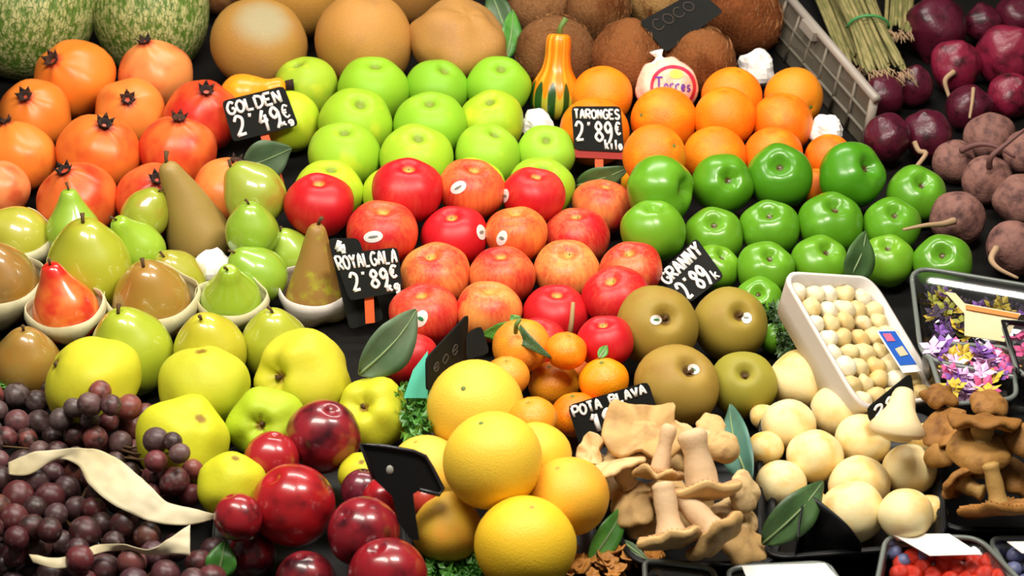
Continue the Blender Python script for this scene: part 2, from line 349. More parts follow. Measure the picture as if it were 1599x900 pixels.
LONG = [(0, -1.1), (.35, -1.16), (.75, -1.0), (1.0, -.5), (.98, 0), (.82, .6), (.62, 1.2), (.44, 1.8), (.3, 2.25), (.12, 2.4), (0, 2.4)]
KIND['pear'] = [prof_mesh('pear', 'pear', PEAR, seed=s, lump=.05) for s in range(4)]
KIND['fat_pear'] = [prof_mesh('pear', 'pear', FAT, seed=s + 5, lump=.05) for s in range(4)]
KIND['red_pear'] = [prof_mesh('red_pear', 'redpear', PEAR, seed=2, lump=.04)]
KIND['brown_pear'] = [prof_mesh('brown_pear', 'brownpear', LONG, seed=s, lump=.07) for s in range(2)]
KIND['pointed_grapefruit'] = [prof_mesh('pointed_citrus', 'grapefruit', [(0, -.9), (.35, -.93), (.75, -.75), (1, -.3), (1, .1), (.8, .55), (.45, .85), (.2, 1.02), (0, 1.05)], seed=1)]
KIND['wrapped_orange'] = [body_mesh('tissue', 'wrap', .97, (0, .2), (0, .2), 0, (.015, 11), .08, 2.5, seed=1, seg=44)]

# small shared parts in unit-body coordinates
def stem_mesh(z0, ln, r=.035, bend=.1, mat='stem'):
    return mesh('stem', *tube([(0, 0, z0), (bend * .3, 0, z0 + ln * .5), (bend, 0, z0 + ln)], [r, r * .8, r * 1.25], 6), mat)
STEM = {'golden_apple': stem_mesh(.64, .10, .03), 'red_apple': stem_mesh(.56, .10, .03), 'green_apple': stem_mesh(.46, .12, .05), 'russet_apple': stem_mesh(.56, .18, .04),
        'pear': stem_mesh(1.56, .3, .05, .14), 'fat_pear': stem_mesh(1.16, .25, .05, .12), 'brown_pear': stem_mesh(2.35, .35, .07, .2), 'red_pear': stem_mesh(1.56, .25, .05),
        'quince': stem_mesh(.52, .14, .05), 'plum': stem_mesh(.80, .3, .035, .1), 'smooth_quince': stem_mesh(.86, .1, .05)}
STEM['orange'] = mesh('stem_button', *lathe([(0, .935), (.05, .94), (.07, .925), (.05, .90)], 8), 'greenstem')
STEM['clementine'] = mesh('stem_button', *lathe([(0, .83), (.06, .84), (.09, .80), (.05, .76)], 8), 'greenstem')
STEM['grapefruit'] = mesh('stem_button', *lathe([(0, .955), (.04, .955), (.055, .94), (.04, .92)], 8), 'greenstem')
def crown():
    vs, fs = lathe([(.13, .86), (.12, .98), (.17, 1.06), (.15, 1.07), (.09, .97), (0, .93)], 12)
    parts = [(vs, fs)]
    for k in range(6):
        a = k * math.pi / 3 + .3; c, s = math.cos(a), math.sin(a); t = .085
        parts.append(([( .15 * c - t * s, .15 * s + t * c, 1.03), (.15 * c + t * s, .15 * s - t * c, 1.03), (.25 * c, .25 * s, 1.17), (.12 * c, .12 * s, 1.02)], [(0, 1, 2), (0, 2, 3), (1, 3, 2), (0, 3, 1)]))
    return mesh('calyx_crown', *join(parts), 'calyx')
STEM['pomegranate'] = crown()

# ------------------------------------------------------------ placing round produce
ITEMS = []
TINT = dict(cantaloupe_melon=(.86, .85, .66), lumpy_melon=(.86, .85, .68), scuffed_melon=(.84, .84, .64), russet_apple=(.92, .98, .85), coconut=(.85, .82, .78), golden_apple=(.86, .92, .72),
            green_apple=(1.25, .90, .80), red_apple=(1.0, 1.06, 1.05), quince=(.92, .92, .8), smooth_quince=(.92, .92, .8), pear=(.93, .93, .8), fat_pear=(.93, .91, .8), plum=(.95, 1, 1), pomegranate=(1.0, .98, .78))
GROW = dict(golden_apple=1.05, red_apple=1.05, green_apple=1.04, orange=1.05, pomegranate=1.03, russet_apple=1.02, clementine=1.04, pear=1.03, fat_pear=1.06, quince=1.03, smooth_quince=1.03, dark_beet=1.06, brown_beet=1.04, white_mushroom=1.09)
OV = {(616, 308): 275, (512, 304): 285, (737, 300): 262, (845, 298): 262, (1274, 292): 215, (1004, 284): 240, (1210, 528): 440, (276, 436): 425, (452, 398): 390, (902, 580): 540, (1294, 246): 205, (1185, 470): 450, (840, 540): 505, (640, 562): 540, (566, 742): 690, (566, 766): 740, (601, 780): 740}
def F(kind, cx, cy, r, stem=None, col='#ffffff', bl=.5, label='', k=1.0, cat=None, name=None, group=None, flat=1.0, nostem=False, o=None, twist=None, toward=None, fit=1.0):
    r *= GROW.get(kind, 1.0)
    ITEMS.append(dict(kind=kind, cx=cx, cy=cy, r=r, stem=stem, col=col, bl=bl, label=label, k=k, cat=cat, name=name, group=group, flat=flat,
                      nostem=nostem, o=OV.get((cx, cy), cy) if o is None else o, twist=twist, toward=toward, fit=fit))
LEN = {'pear': 1.6, 'fat_pear': 1.2, 'brown_pear': 2.4, 'red_pear': 1.6, 'pointed_grapefruit': 1.05}
PLACED = []
def settle():
    for it in sorted(ITEMS, key=lambda i: i['o']):
        d = 3.0
        for _ in range(6): d = deck(it['cx'], it['cy'], it['k'] * it['r'] * d / FPX * it['fit'])
        for _ in range(160):
            c = at(it['cx'], it['cy'], d); R = it['r'] * d / FPX; bad = False
            for q in PLACED:
                if (q['c'] - c).length < (q['R'] + R * it['fit']) * .935: bad = True; break
            if not bad: break
            d -= .002
        it['d'] = d; it['c'] = at(it['cx'], it['cy'], d); it['R'] = it['r'] * d / FPX; PLACED.append({'c': it['c'], 'R': it['R'] * it['fit']})
def build_items():
    cnt = {}
    for it in ITEMS:
        kd = it['kind']; i = cnt.get(kd, 0); cnt[kd] = i + 1
        me = KIND[kd][i % len(KIND[kd])]
        o = obj(it['name'] or me.name.split('.')[0], me, None, it['c'])
        if it['stem']:
            dx, dy = (it['stem'][0] - it['cx']) / it['r'], (it['cy'] - it['stem'][1]) / it['r']
            L = LEN.get(kd, .93); s = math.hypot(dx, dy); dx, dy = dx / L, dy / L; s /= L
            if s > .98: dx, dy, s = dx / s * .98, dy / s * .98, .98
            az = math.sqrt(1 - s * s)
            if it['toward'] is not None: az *= it['toward']
            ax = vec(dx, dy, az)
        else: ax = vec(random.uniform(-.25, .25), random.uniform(.75, .95), .45)
        rot = Vector((0, 0, 1)).rotation_difference(ax)
        tw = random.uniform(0, 6.28) if it['twist'] is None else it['twist']
        from mathutils import Quaternion
        o.rotation_mode = 'QUATERNION'; o.rotation_quaternion = rot @ Quaternion((0, 0, 1), tw)
        R = it['R']; o.scale = (R, R, R * it['flat'])
        o.color = (*lin(it['col'], TINT.get(kd, (1, 1, 1))), it['bl'])
        o.matrix_basis = Matrix.LocRotScale(it['c'], o.rotation_quaternion, o.scale)
        tag(o, it['label'], it['cat'], it['group'])
        if kd in STEM and not it['nostem']:
            obj(STEM[kd].name.split('.')[0], STEM[kd], o)
        it['obj'] = o
def bvh_of(o):
    mw = o.matrix_basis; me = o.data
    return BVHTree.FromPolygons([mw @ v.co for v in me.vertices], [tuple(p.vertices) for p in me.polygons])
_b = {}
def hit(o, px, py, off=.0006):
    if o.name not in _b: _b[o.name] = bvh_of(o)
    r = ray(px, py).normalized(); loc, n, i, d = _b[o.name].ray_cast(CAM, r)
    if loc is None: return None
    if n.dot(r) > 0: n = -n
    return loc + n * off
def find(cx, cy):
    return next(i['obj'] for i in ITEMS if i['cx'] == cx and i['cy'] == cy)
def decal(o, name, cx, cy, rx, ry, rot, mat, off=.0006, parent=None, square=False):
    """thin sticker lying on the skin"""
    vs, fs, ok = [], [], True; NR, NS = 4, 20; c, s = math.cos(math.radians(rot)), math.sin(math.radians(rot))
    p0 = hit(o, cx, cy, off)
    if p0 is None: return None
    vs.append(p0)
    for j in range(1, NR + 1):
        for k in range(NS):
            a = 2 * math.pi * k / NS; u, v = math.cos(a), math.sin(a)
            if square: q = max(abs(u), abs(v)); u, v = u / q, v / q
            u *= rx * j / NR; v *= ry * j / NR
            p = hit(o, cx + u * c - v * s, cy + u * s + v * c, off)
            if p is None: p = vs[-1] if len(vs) else p0
            vs.append(p)
    for k in range(NS):
        fs.append((0, 1 + k, 1 + (k + 1) % NS))
        for j in range(NR - 1):
            a, b = 1 + j * NS + k, 1 + j * NS + (k + 1) % NS; fs.append((a, a + NS, b + NS, b))
    me = mesh(name, vs, fs, mat); me.transform(o.matrix_basis.inverted()); return obj(name, me, parent or o)
def stroke_on(o, pts, wpx, mat, name, off=.0009, parent=None, sub=5):
    parts = []
    for line in pts:
        P2 = [cr(line, i / (sub * (len(line) - 1))) for i in range(sub * (len(line) - 1) + 1)] if len(line) > 2 else line
        vs, fs = [], []
        for i, p in enumerate(P2):
            a, b = P2[max(i - 1, 0)], P2[min(i + 1, len(P2) - 1)]; tx, ty = b[0] - a[0], b[1] - a[1]; l = math.hypot(tx, ty) or 1
            nx, ny = -ty / l * wpx / 2, tx / l * wpx / 2
            u, v = hit(o, p[0] + nx, p[1] + ny, off), hit(o, p[0] - nx, p[1] - ny, off)
            if u is None or v is None: break
            vs += [u, v]
        n = len(vs) // 2; fs = [(2 * i, 2 * i + 1, 2 * i + 3, 2 * i + 2) for i in range(n - 1)]
        if n > 1: parts.append((vs, fs))
    if not parts: return
    me = mesh(name, *join(parts), mat); me.transform(o.matrix_basis.inverted()); return obj(name, me, parent or o)

# ============================================================ THE SETTING
def box(x0, x1, y0, y1, z0, z1):
    v = [(x, y, z) for x in (x0, x1) for y in (y0, y1) for z in (z0, z1)]
    return v, [(0, 1, 3, 2), (4, 6, 7, 5), (0, 4, 5, 1), (2, 3, 7, 6), (0, 2, 6, 4), (1, 5, 7, 3)]
fl = obj('floor', mesh('floor', *box(-4, 4, -4, 4, -.06, 0), 'floor', False)); fl['kind'] = 'structure'
wl = obj('wall_back', mesh('wall_back', *box(-4, 4, 1.75, 1.85, 0, 3), 'wall', False)); wl['kind'] = 'structure'
st = tag(empty('stand_frame', (0, 0, 0)), 'black frame with four legs under the sloping shelf', 'stand')
def slab(y0, y1, x0, x1, h0, h1):
    return join([([TGT + RT * x + UPS * y + NRM * h for x in (x0, x1) for y in (y0, y1) for h in (h0, h1)], [(0, 1, 3, 2), (4, 6, 7, 5), (0, 4, 5, 1), (2, 3, 7, 6), (0, 2, 6, 4), (1, 5, 7, 3)])])
tag(obj('sloping_shelf', mesh('sloping_shelf', *slab(-.75, 1.15, -.85, .85, -.03, 0), 'deck', False), None), 'dark sloping shelf that carries all the fruit', 'shelf')
obj('front_board', mesh('front_board', *slab(-.78, -.75, -.85, .85, -.10, .03), 'black', False), st)
for sx in (-.8, .8):
    for sy in (-.7, 1.05):
        top = TGT + UPS * sy - NRM * .03
        obj('leg', mesh('leg', *box(sx - .025, sx + .025, top.y - .025, top.y + .025, 0, top.z), 'black', False), st)

# ============================================================ PRODUCE TABLES  (pixel centre, pixel radius, stem pixel, own colour)
# --- netted green melons
F('netted_melon', 42, 12, 108, (60, -110), '#ffffff', .5, 'large netted green melon in the top left corner, behind the pomegranates', cat='melon', flat=.86, fit=.9, toward=.2)
F('netted_melon', 234, 8, 92, (225, -120), '#ffffff', .5, 'netted green melon touching the brown cantaloupes, right one of the green pair', cat='melon', flat=1.0, fit=.95, toward=.2)
# --- cantaloupes
A = 'melon'
F('scuffed_melon', 405, 68, 76, (418, 30), '#d09a5c', .35, 'tan cantaloupe with a grey-green scuffed patch on top', cat=A, flat=.84)
F('cantaloupe_melon', 569, 64, 77, (575, 0), '#dca064', .3, 'smooth round tan cantaloupe in the middle of the front melon row', cat=A)
F('lumpy_melon', 719, 62, 78, (735, 10), '#cf9860', .45, 'lumpy tan melon beside the coconuts', cat=A, flat=.86)
F('cantaloupe_melon', 462, -22, 84, (462, -90), '#dba35c', .3, 'tan melon behind the scuffed cantaloupe, cut by the top edge', cat=A)
F('cantaloupe_melon', 634, -34, 74, (634, -100), '#d0945c', .4, 'tan melon behind and between the round and the lumpy melon', cat=A)
F('cantaloupe_melon', 347, -20, 44, (347, -50), '#8c4a34', .6, 'small reddish brown melon in the gap beside the netted melon', cat=A)
# --- coconuts
A = 'coconut'
F('coconut', 866, 84, 62, (832, 56), '#8f6440', .3, 'brown coconut behind the orange and green gourd', cat=A)
F('coconut', 980, 92, 60, (985, 40), '#9a6238', .4, 'brown hairy coconut between the gourd and the wrapped orange', cat=A)
F('coconut', 1092, 96, 57, (1080, 45), '#9a6238', .4, 'brown hairy coconut under the tilted black sign', cat=A)
F('coconut', 1164, 28, 60, (1170, -20), '#925430', .5, 'large dark coconut against the grey crate wall', cat=A)
F('coconut', 842, 12, 50, (842, -30), '#a0744c', .3, 'coconut in the back row, left one beside the dark leaves', cat=A)
F('coconut', 934, 14, 52, (934, -30), '#9a6c44', .4, 'coconut in the back row above the gourd stem', cat=A)
F('coconut', 1030, 6, 46, (1030, -30), '#b08c58', .2, 'pale coconut behind the tilted black sign', cat=A)
# --- pomegranates
A = 'pomegranate'
for cx, cy, r, s, c, bl, lb in [
    (117, 122, 62, (94, 100), '#f08434', .25, 'pomegranate at the back beneath the gap between the two netted melons'),
    (242, 116, 56, (232, 72), '#ea9464', .35, 'pale pomegranate with its crown on top, against the netted melon'),
    (55, 180, 57, (50, 156), '#ec8338', .4, 'orange pomegranate in the second row, nearest the left edge'),
    (203, 176, 54, (208, 160), '#ee8a48', .3, 'small orange pomegranate in the middle of the cluster, crown centred'),
    (316, 180, 58, (327, 148), '#ea6a38', .7, 'red-cheeked pomegranate partly behind the golden apple sign'),
    (30, 246, 57, (14, 196), '#ee8a40', .35, 'pomegranate on the left edge in the third row'),
    (154, 240, 64, (170, 200), '#ee7e3c', .45, 'largest pomegranate, in the middle of the third row'),
    (278, 238, 60, (284, 192), '#ee7640', .65, 'pomegranate with a red right cheek, in the third row'),
    (-2, 296, 48, (-10, 260), '#f0906a', .4, 'pale pomegranate cut by the left edge, front row'),
    (121, 312, 61, (110, 272), '#ee7440', .5, 'front pomegranate with dark crown above the upright green pear'),
    (241, 312, 58, (252, 284), '#ee7446', .6, 'front pomegranate with its crown beside the brown pear tip'),
    (358, 302, 56, (372, 258), '#ee8c54', .3, 'front pomegranate half hidden by a green pear')]:
    F('pomegranate', cx, cy, r, s, c, bl, lb, cat=A)
# --- golden apples
A = 'apple'
for cx, cy, r, s, c, bl, lb in [
    (478, 138, 47, (466, 100), '#bcd040', .55, 'bumpy yellow-green apple in front of the scuffed cantaloupe'),
    (452, 192, 47, (440, 160), '#d2de38', .7, 'yellow apple half hidden by the golden apple sign'),
    (583, 144, 53, (588, 102), '#aad43a', .3, 'light green apple in the back row below the round cantaloupe'),
    (682, 142, 47, (696, 110), '#9ccc3c', .3, 'light green apple in the back row below the lumpy melon'),
    (778, 138, 48, (783, 108), '#a2d43c', .3, 'light green apple in the back row, right end, next to the gourd'),
    (555, 196, 55, (566, 163), '#b8d83c', .5, 'yellow-green apple, left end of the second row'),
    (672, 200, 54, (672, 160), '#aad63e', .35, 'light green apple in the middle of the second row'),
    (768, 192, 48, (765, 158), '#c2d838', .6, 'yellower apple at the right end of the second row'),
    (538, 246, 54, (540, 205), '#b4d63e', .45, 'pale green apple, left end of the third row, above the red apples'),
    (650, 252, 55, (655, 215), '#c0dc40', .5, 'yellow-green apple, second in the third row'),
    (760, 246, 50, (774, 208), '#b4da44', .4, 'pale green apple, third in the third row'),
    (853, 242, 44, (852, 219), '#b4dc46', .35, 'small pale green apple at the right end of the third row, under the white paper'),
    (512, 304, 52, (520, 262), '#ccdc3c', .6, 'yellow-green apple showing behind the leftmost red apple'),
    (616, 308, 48, (610, 270), '#cce03c', .6, 'yellow-green apple peeping out left of a crimson apple'),
    (737, 300, 50, (750, 262), '#d0e03c', .6, 'yellow-green apple behind the red apple with the white sticker'),
    (845, 298, 50, (848, 262), '#b8dc40', .4, 'pale green apple behind the red apple next to the small sticker')]:
    F('golden_apple', cx, cy, r, s, c, bl, lb, cat=A)
# --- red apples
for cx, cy, r, s, c, bl, lb in [
    (498, 322, 52, (500, 278), '#d8402c', .95, 'bright red apple, leftmost, above the brown pear tip'),
    (636, 300, 54, (640, 256), '#d84838', .95, 'crimson apple with vertical streaks, back row'),
    (736, 298, 50, (742, 258), '#ee7a3c', .55, 'orange-red apple with a white sticker on its left cheek, back row'),
    (833, 308, 48, (838, 268), '#dc5038', .9, 'deep red apple, third in the back row'),
    (940, 324, 45, (946, 284), '#ee8444', .55, 'orange-red apple at the right end of the back row, next to the green apples'),
    (597, 366, 54, (600, 322), '#ea6a38', .75, 'red apple with a white oval sticker just above the price sign'),
    (710, 372, 50, (705, 332), '#c83038', 1.0, 'darkest red glossy apple with a sticker at its right edge'),
    (806, 368, 47, (806, 326), '#ee8a3c', .5, 'orange and red apple with a small sticker, second row'),
    (902, 372, 49, (898, 330), '#ee7848', .6, 'salmon red apple, right end of the second row'),
    (680, 432, 53, (672, 392), '#f09048', .55, 'orange-topped red apple beside the price sign, third row'),
    (784, 434, 50, (782, 392), '#ee8444', .6, 'orange-red apple, second in the third row'),
    (885, 426, 50, (887, 390), '#f0984c', .45, 'orange apple with a yellow stem hollow, third row'),
    (985, 424, 47, (980, 388), '#f07c44', .65, 'orange-red apple at the right end of the third row, by the black sign'),
    (962, 466, 50, (950, 432), '#ee5c40', .8, 'red apple on the right, left of the brown russet apples'),
    (663, 494, 52, (658, 452), '#ee6c40', .7, 'orange-red apple with a green and white sticker, front row'),
    (763, 488, 50, (765, 446), '#f09248', .45, 'orange apple behind the leafy clementine, front row'),
    (867, 494, 50, (870, 452), '#dc3c34', .95, 'crimson apple behind the dry twig, front row'),
    (840, 540, 44, (840, 505), '#e44438', .9, 'red apple peeping out above the clementines'),
    (945, 536, 43, (940, 500), '#dc3038', 1.0, 'crimson apple tucked beside the russet apples'),
    (640, 562, 44, (630, 520), '#e05a48', .8, 'streaked red apple half hidden by the big dark leaf')]:
    F('red_apple', cx, cy, r, s, c, bl, lb, cat=A)
# --- green apples
for cx, cy, r, s, c, bl, lb in [
    (1030, 296, 52, (1072, 297), '#4cab22', .5, 'green apple lying with its hollow facing right, left end of the top row'),
    (1127, 288, 47, (1138, 280), '#44a41e', .4, 'green apple with its hollow facing the viewer, second of the top row'),
    (1218, 277, 50, (1213, 256), '#3c9a1c', .4, 'darker green apple with a deep hollow, third of the top row'),
    (1329, 274, 51, (1356, 259), '#3a9c1a', .4, 'large green apple below the crate wall, right of the top row'),
    (1020, 362, 50, (1020, 318), '#54b026', .5, 'smooth green apple without visible hollow, next to the red apples'),
    (1114, 370, 45, (1113, 344), '#50aa26', .5, 'green apple just above the tilted price sign'),
    (1202, 359, 46, (1198, 328), '#48a420', .5, 'green apple, third in the middle row'),
    (1296, 352, 50, (1303, 318), '#44a01e', .4, 'green apple, fourth in the middle row, above a smaller one'),
    (1430, 306, 45, (1438, 283), '#46a422', .5, 'green apple between the dark beets and the earthy beets'),
    (1392, 354, 44, (1394, 329), '#48a622', .5, 'green apple touched by the long beet root'),
    (1117, 420, 37, (1130, 395), '#58b428', .5, 'green apple mostly hidden by the tilted price sign'),
    (1195, 422, 44, (1202, 396), '#50ae26', .5, 'green apple above the foam tray corner'),
    (1280, 412, 44, (1291, 387), '#50ac26', .5, 'green apple behind the foam tray, left of the dark leaf'),
    (1385, 408, 41, (1383, 379), '#5ab62c', .5, 'pale green apple behind the dark leaf'),
    (1472, 412, 45, (1464, 393), '#46a022', .5, 'green apple behind the clear plastic box'),
    (1185, 470, 36, (1180, 455), '#50b026', .5, 'small green apple between russet apple and foam tray'),
    (1210, 528, 26, (1200, 505), '#4aa424', .5, 'green apple sliver between the russet apple and the tray side')]:
    F('green_apple', cx, cy, r, s, c, bl, lb, cat=A, nostem=(cx in (1020, 1210)))
# --- russet apples
for cx, cy, r, s, c, bl, lb in [
    (1026, 511, 64, (1038, 494), '#a8843c', .5, 'olive brown apple with a green sticker in its hollow, upper left of four'),
    (1140, 507, 58, (1154, 488), '#a8883c', .4, 'olive brown apple with a silvery sticker, upper right of four'),
    (1056, 604, 66, (1078, 570), '#b08844', .5, 'olive brown apple with green and white sticker, lower left of four'),
    (1160, 602, 52, (1160, 578), '#a4923a', .2, 'olive apple without sticker, lower right of four')]:
    F('russet_apple', cx, cy, r, s, c, bl, lb, cat=A)
# --- oranges
A = 'orange'
for cx, cy, r, s, c, lb in [
    (940, 150, 46, None, '#f98714', 'orange beside the gourd in the back row'),
    (1143, 152, 46, None, '#f98712', 'orange right of the tissue wrapped one, back row'),
    (1239, 152, 45, (1262, 170), '#f5901c', 'orange at the right end of the back row, by the crate wall'),
    (928, 206, 52, None, '#f98410', 'large orange behind the price sign'),
    (1036, 188, 50, (1000, 182), '#f97c10', 'orange in front of the tissue wrapped one, with a small navel'),
    (1132, 184, 47, None, '#f9820e', 'orange in the middle of the second row'),
    (1222, 192, 46, None, '#f5760e', 'deep orange one at the right end of the second row'),
    (1022, 244, 48, (1050, 230), '#f97a12', 'orange right of the price sign, third row'),
    (1116, 246, 48, None, '#f97c10', 'orange behind the second green apple, third row'),
    (1207, 244, 45, None, '#f97610', 'orange behind the third green apple, third row'),
    (1294, 246, 36, None, '#f36c10', 'small orange below the white paper ball near the crate'),
    (1004, 284, 33, None, '#f9a818', 'yellowish orange peeping over the leftmost green apple'),
    (1274, 292, 28, None, '#f37410', 'orange sliver between the two large green apples')]:
    F('orange', cx, cy, r, s, c, .5, lb, cat=A, nostem=s is None)
F('wrapped_orange', 1041, 138, 49, (1030, 92), '#ffd0b8', .5, 'orange wrapped in pink printed tissue with a twisted top', cat=A, name='wrapped_orange', twist=.5)
# --- clementines
for cx, cy, r, s, c, lb in [
    (814, 540, 44, (808, 508), '#e08c2c', 'dull orange clementine carrying green leaves on its stem'),
    (884, 548, 32, None, '#f9860e', 'bright small clementine beneath the dry twig'),
    (792, 588, 34, None, '#ee9c30', 'clementine touching the top grapefruit'),
    (865, 600, 39, None, '#f0981e', 'clementine in the middle of the cluster'),
    (943, 594, 38, (938, 562), '#fb960c', 'brightest clementine with a green stem, right of the cluster'),
    (899, 648, 38, (893, 614), '#f47c10', 'deep orange clementine left of the pota blava sign'),
    (832, 654, 37, None, '#f09a24', 'clementine wedged behind the grapefruits'),
    (902, 580, 22, None, '#f0701c', 'small dark clementine deep between the others')]:
    F('clementine', cx, cy, r, s, c, .5, lb, cat='clementine', nostem=s is None)
# --- grapefruits
A = 'grapefruit'
F('grapefruit', 742, 638, 76, (725, 605), '#f0c844', .35, 'yellow grapefruit at the top of the pile', cat=A)
F('grapefruit', 838, 712, 54, (830, 670), '#eec63c', .4, 'yellow grapefruit squeezed behind the bruised one', cat=A, nostem=True)
F('grapefruit', 770, 720, 78, (752, 660), '#f0c83c', .3, 'large yellow grapefruit with a faint grey bruise, in the middle of the pile', cat=A)
F('grapefruit', 889, 776, 63, (870, 730), '#f2b838', .6, 'orange-yellow grapefruit on the right of the pile, beside the mushrooms', cat=A, nostem=True)
F('grapefruit', 821, 852, 80, (830, 790), '#f4c82c', .35, 'yellow grapefruit at the front of the pile', cat=A, nostem=True)
F('grapefruit', 664, 738, 60, (650, 690), '#f0c44c', .3, 'yellow grapefruit behind the black plastic plaque', cat=A, nostem=True, o=700)
F('pointed_grapefruit', 698, 824, 54, (705, 765), '#dcb038', .5, 'pointed yellow citrus on the lower left of the pile', cat=A, name='pointed_citrus', toward=.5)
# --- quinces
A = 'quince'
F('smooth_quince', 145, 602, 78, (86, 565), '#dcd83c', .5, 'broad lumpy yellow quince above the grapes', cat=A, flat=.9, name='quince')
F('smooth_quince', 318, 606, 69, (318, 548), '#d4d640', .3, 'smooth yellow-green quince between the rows, centre left', cat=A, name='quince', nostem=True)
F('quince', 473, 590, 76, (428, 586), '#e2dc44', .4, 'large yellow quince with its hollow facing left', cat=A, flat=1.05)
F('smooth_quince', 288, 690, 72, (320, 650), '#e2e236', .3, 'bright yellow quince right of the grapes', cat=A, name='quince', nostem=True)
F('quince', 417, 664, 59, (407, 662), '#bcd636', .2, 'greenish quince with its hollow facing the viewer', cat=A, twist=.6)
F('quince', 582, 648, 56, (566, 630), '#dede3e', .3, 'creased yellow quince behind the top plum', cat=A, twist=2.0, flat=1.05)
F('smooth_quince', 362, 758, 51, (370, 715), '#e0e034', .3, 'yellow quince between grapes and plums', cat=A, name='quince', nostem=True)
F('smooth_quince', 566, 742, 36, (566, 720), '#e0dc34', .3, 'sliver of yellow quince between plum and black plaque', cat=A, name='quince', nostem=True)
# --- pears
A = 'pear'
F('pear', 116, 362, 42, (112, 298), '#a4cc44', .2, 'upright green pear in front of the pomegranates with its stem pointing left', cat=A)
F('fat_pear', 140, 415, 63, (138, 350), '#b8c234', .4, 'big yellow-green pear with a bright lamp reflection', cat=A)
F('red_pear', 102, 486, 52, (88, 425), '#ee7a30', .6, 'red pear in a paper cup', cat=A, toward=.6)
F('fat_pear', 28, 374, 48, (-20, 350), '#c2c444', .4, 'yellow pear at the left edge, lying on its side', cat=A)
F('fat_pear', -4, 446, 60, (-10, 390), '#9c7a44', .8, 'brown pear cut by the left edge', cat=A)
F('fat_pear', 226, 334, 36, (250, 300), '#b0bc3c', .5, 'small green pear leaning behind the tall brown pear', cat=A)
F('pear', 216, 388, 42, (190, 345), '#a6cc3c', .1, 'small light green pear left of the tall brown pear', cat=A)
F('brown_pear', 306, 358, 50, (272, 270), '#a08444', .3, 'tall brown pear standing among the green pears', cat=A, toward=.6)
F('fat_pear', 392, 362, 40, (392, 320), '#9ac43c', .2, 'green pear with a dark stem, below the pomegranate', cat=A)
F('fat_pear', 398, 306, 47, (362, 262), '#a8bc44', .6, 'green pear with a russet cheek on top of a pomegranate', cat=A)
F('fat_pear', 402, 430, 43, (370, 395), '#98c43c', .3, 'green pear with a brown cheek right of the front green pear', cat=A)
F('fat_pear', 452, 398, 36, (440, 362), '#a8cc48', .1, 'light green pear behind the second brown pear', cat=A)
F('brown_pear', 492, 452, 45, (499, 362), '#9a7434', .6, 'brown and green mottled pear in a white foam cup, left of the price sign', cat=A, toward=.6)
F('pear', 362, 470, 46, (362, 422), '#aacc40', .1, 'small green pear in a paper cup with its stem up', cat=A)
F('fat_pear', 238, 470, 58, (232, 418), '#b08c40', .7, 'brown-blushed pear in a paper cup, lamp reflected on it', cat=A)
F('fat_pear', 276, 436, 42, (262, 402), '#b4b83c', .6, 'green and brown pear behind the blushed one', cat=A)
F('fat_pear', 203, 552, 62, (192, 490), '#b8cc38', .3, 'yellow-green pear behind the broad quince', cat=A)
F('fat_pear', 328, 548, 54, (320, 498), '#d0cc38', .4, 'yellow pear behind the smooth quince', cat=A)
F('fat_pear', 428, 540, 52, (430, 488), '#bcc83c', .3, 'yellow-green pear behind the hollow-sided quince', cat=A)
F('fat_pear', 42, 570, 52, (44, 515), '#b09048', .7, 'brown-cheeked pear above the grapes at the left edge', cat=A)
# --- plums
A = 'plum'
PL = [(505, 682, 59, (520, 640), '#98202a', .45, 'large dark plum on top of the pile', 1.25),
      (424, 718, 44, (430, 680), '#b01f26', .2, 'red plum behind the two big ones, left', 1.0),
      (458, 790, 66, (430, 745), '#b41a20', .3, 'biggest red plum in the middle of the pile', 1.0),
      (372, 808, 38, (360, 775), '#a41c24', .4, 'plum at the left side touching the paper tip', 1.0),
      (394, 866, 38, (390, 835), '#8c1a24', .5, 'small plum at the lower left of the pile', 1.0),
      (568, 832, 57, (540, 800), '#981c28', .4, 'speckled plum lying right of the biggest one', 1.0),
      (605, 902, 62, (590, 855), '#9c1622', .3, 'speckled red plum at the bottom edge, right', 1.0),
      (477, 908, 48, (470, 868), '#8c2028', .5, 'plum cut by the bottom edge in the middle of the pile', 1.0),
      (566, 766, 34, (570, 735), '#7a2434', .5, 'dusky plum behind the speckled one', 1.0),
      (601, 780, 36, (610, 748), '#b41420', .1, 'bright red plum beside the black plaque foot', 1.0),
      (666, 782, 28, (660, 760), '#c04030', .2, 'small red plum behind the black plaque', 1.0)]
for cx, cy, r, s, c, bl, lb, fl_ in PL: F('plum', cx, cy, r, s, c, bl, lb, cat=A, nostem=True)
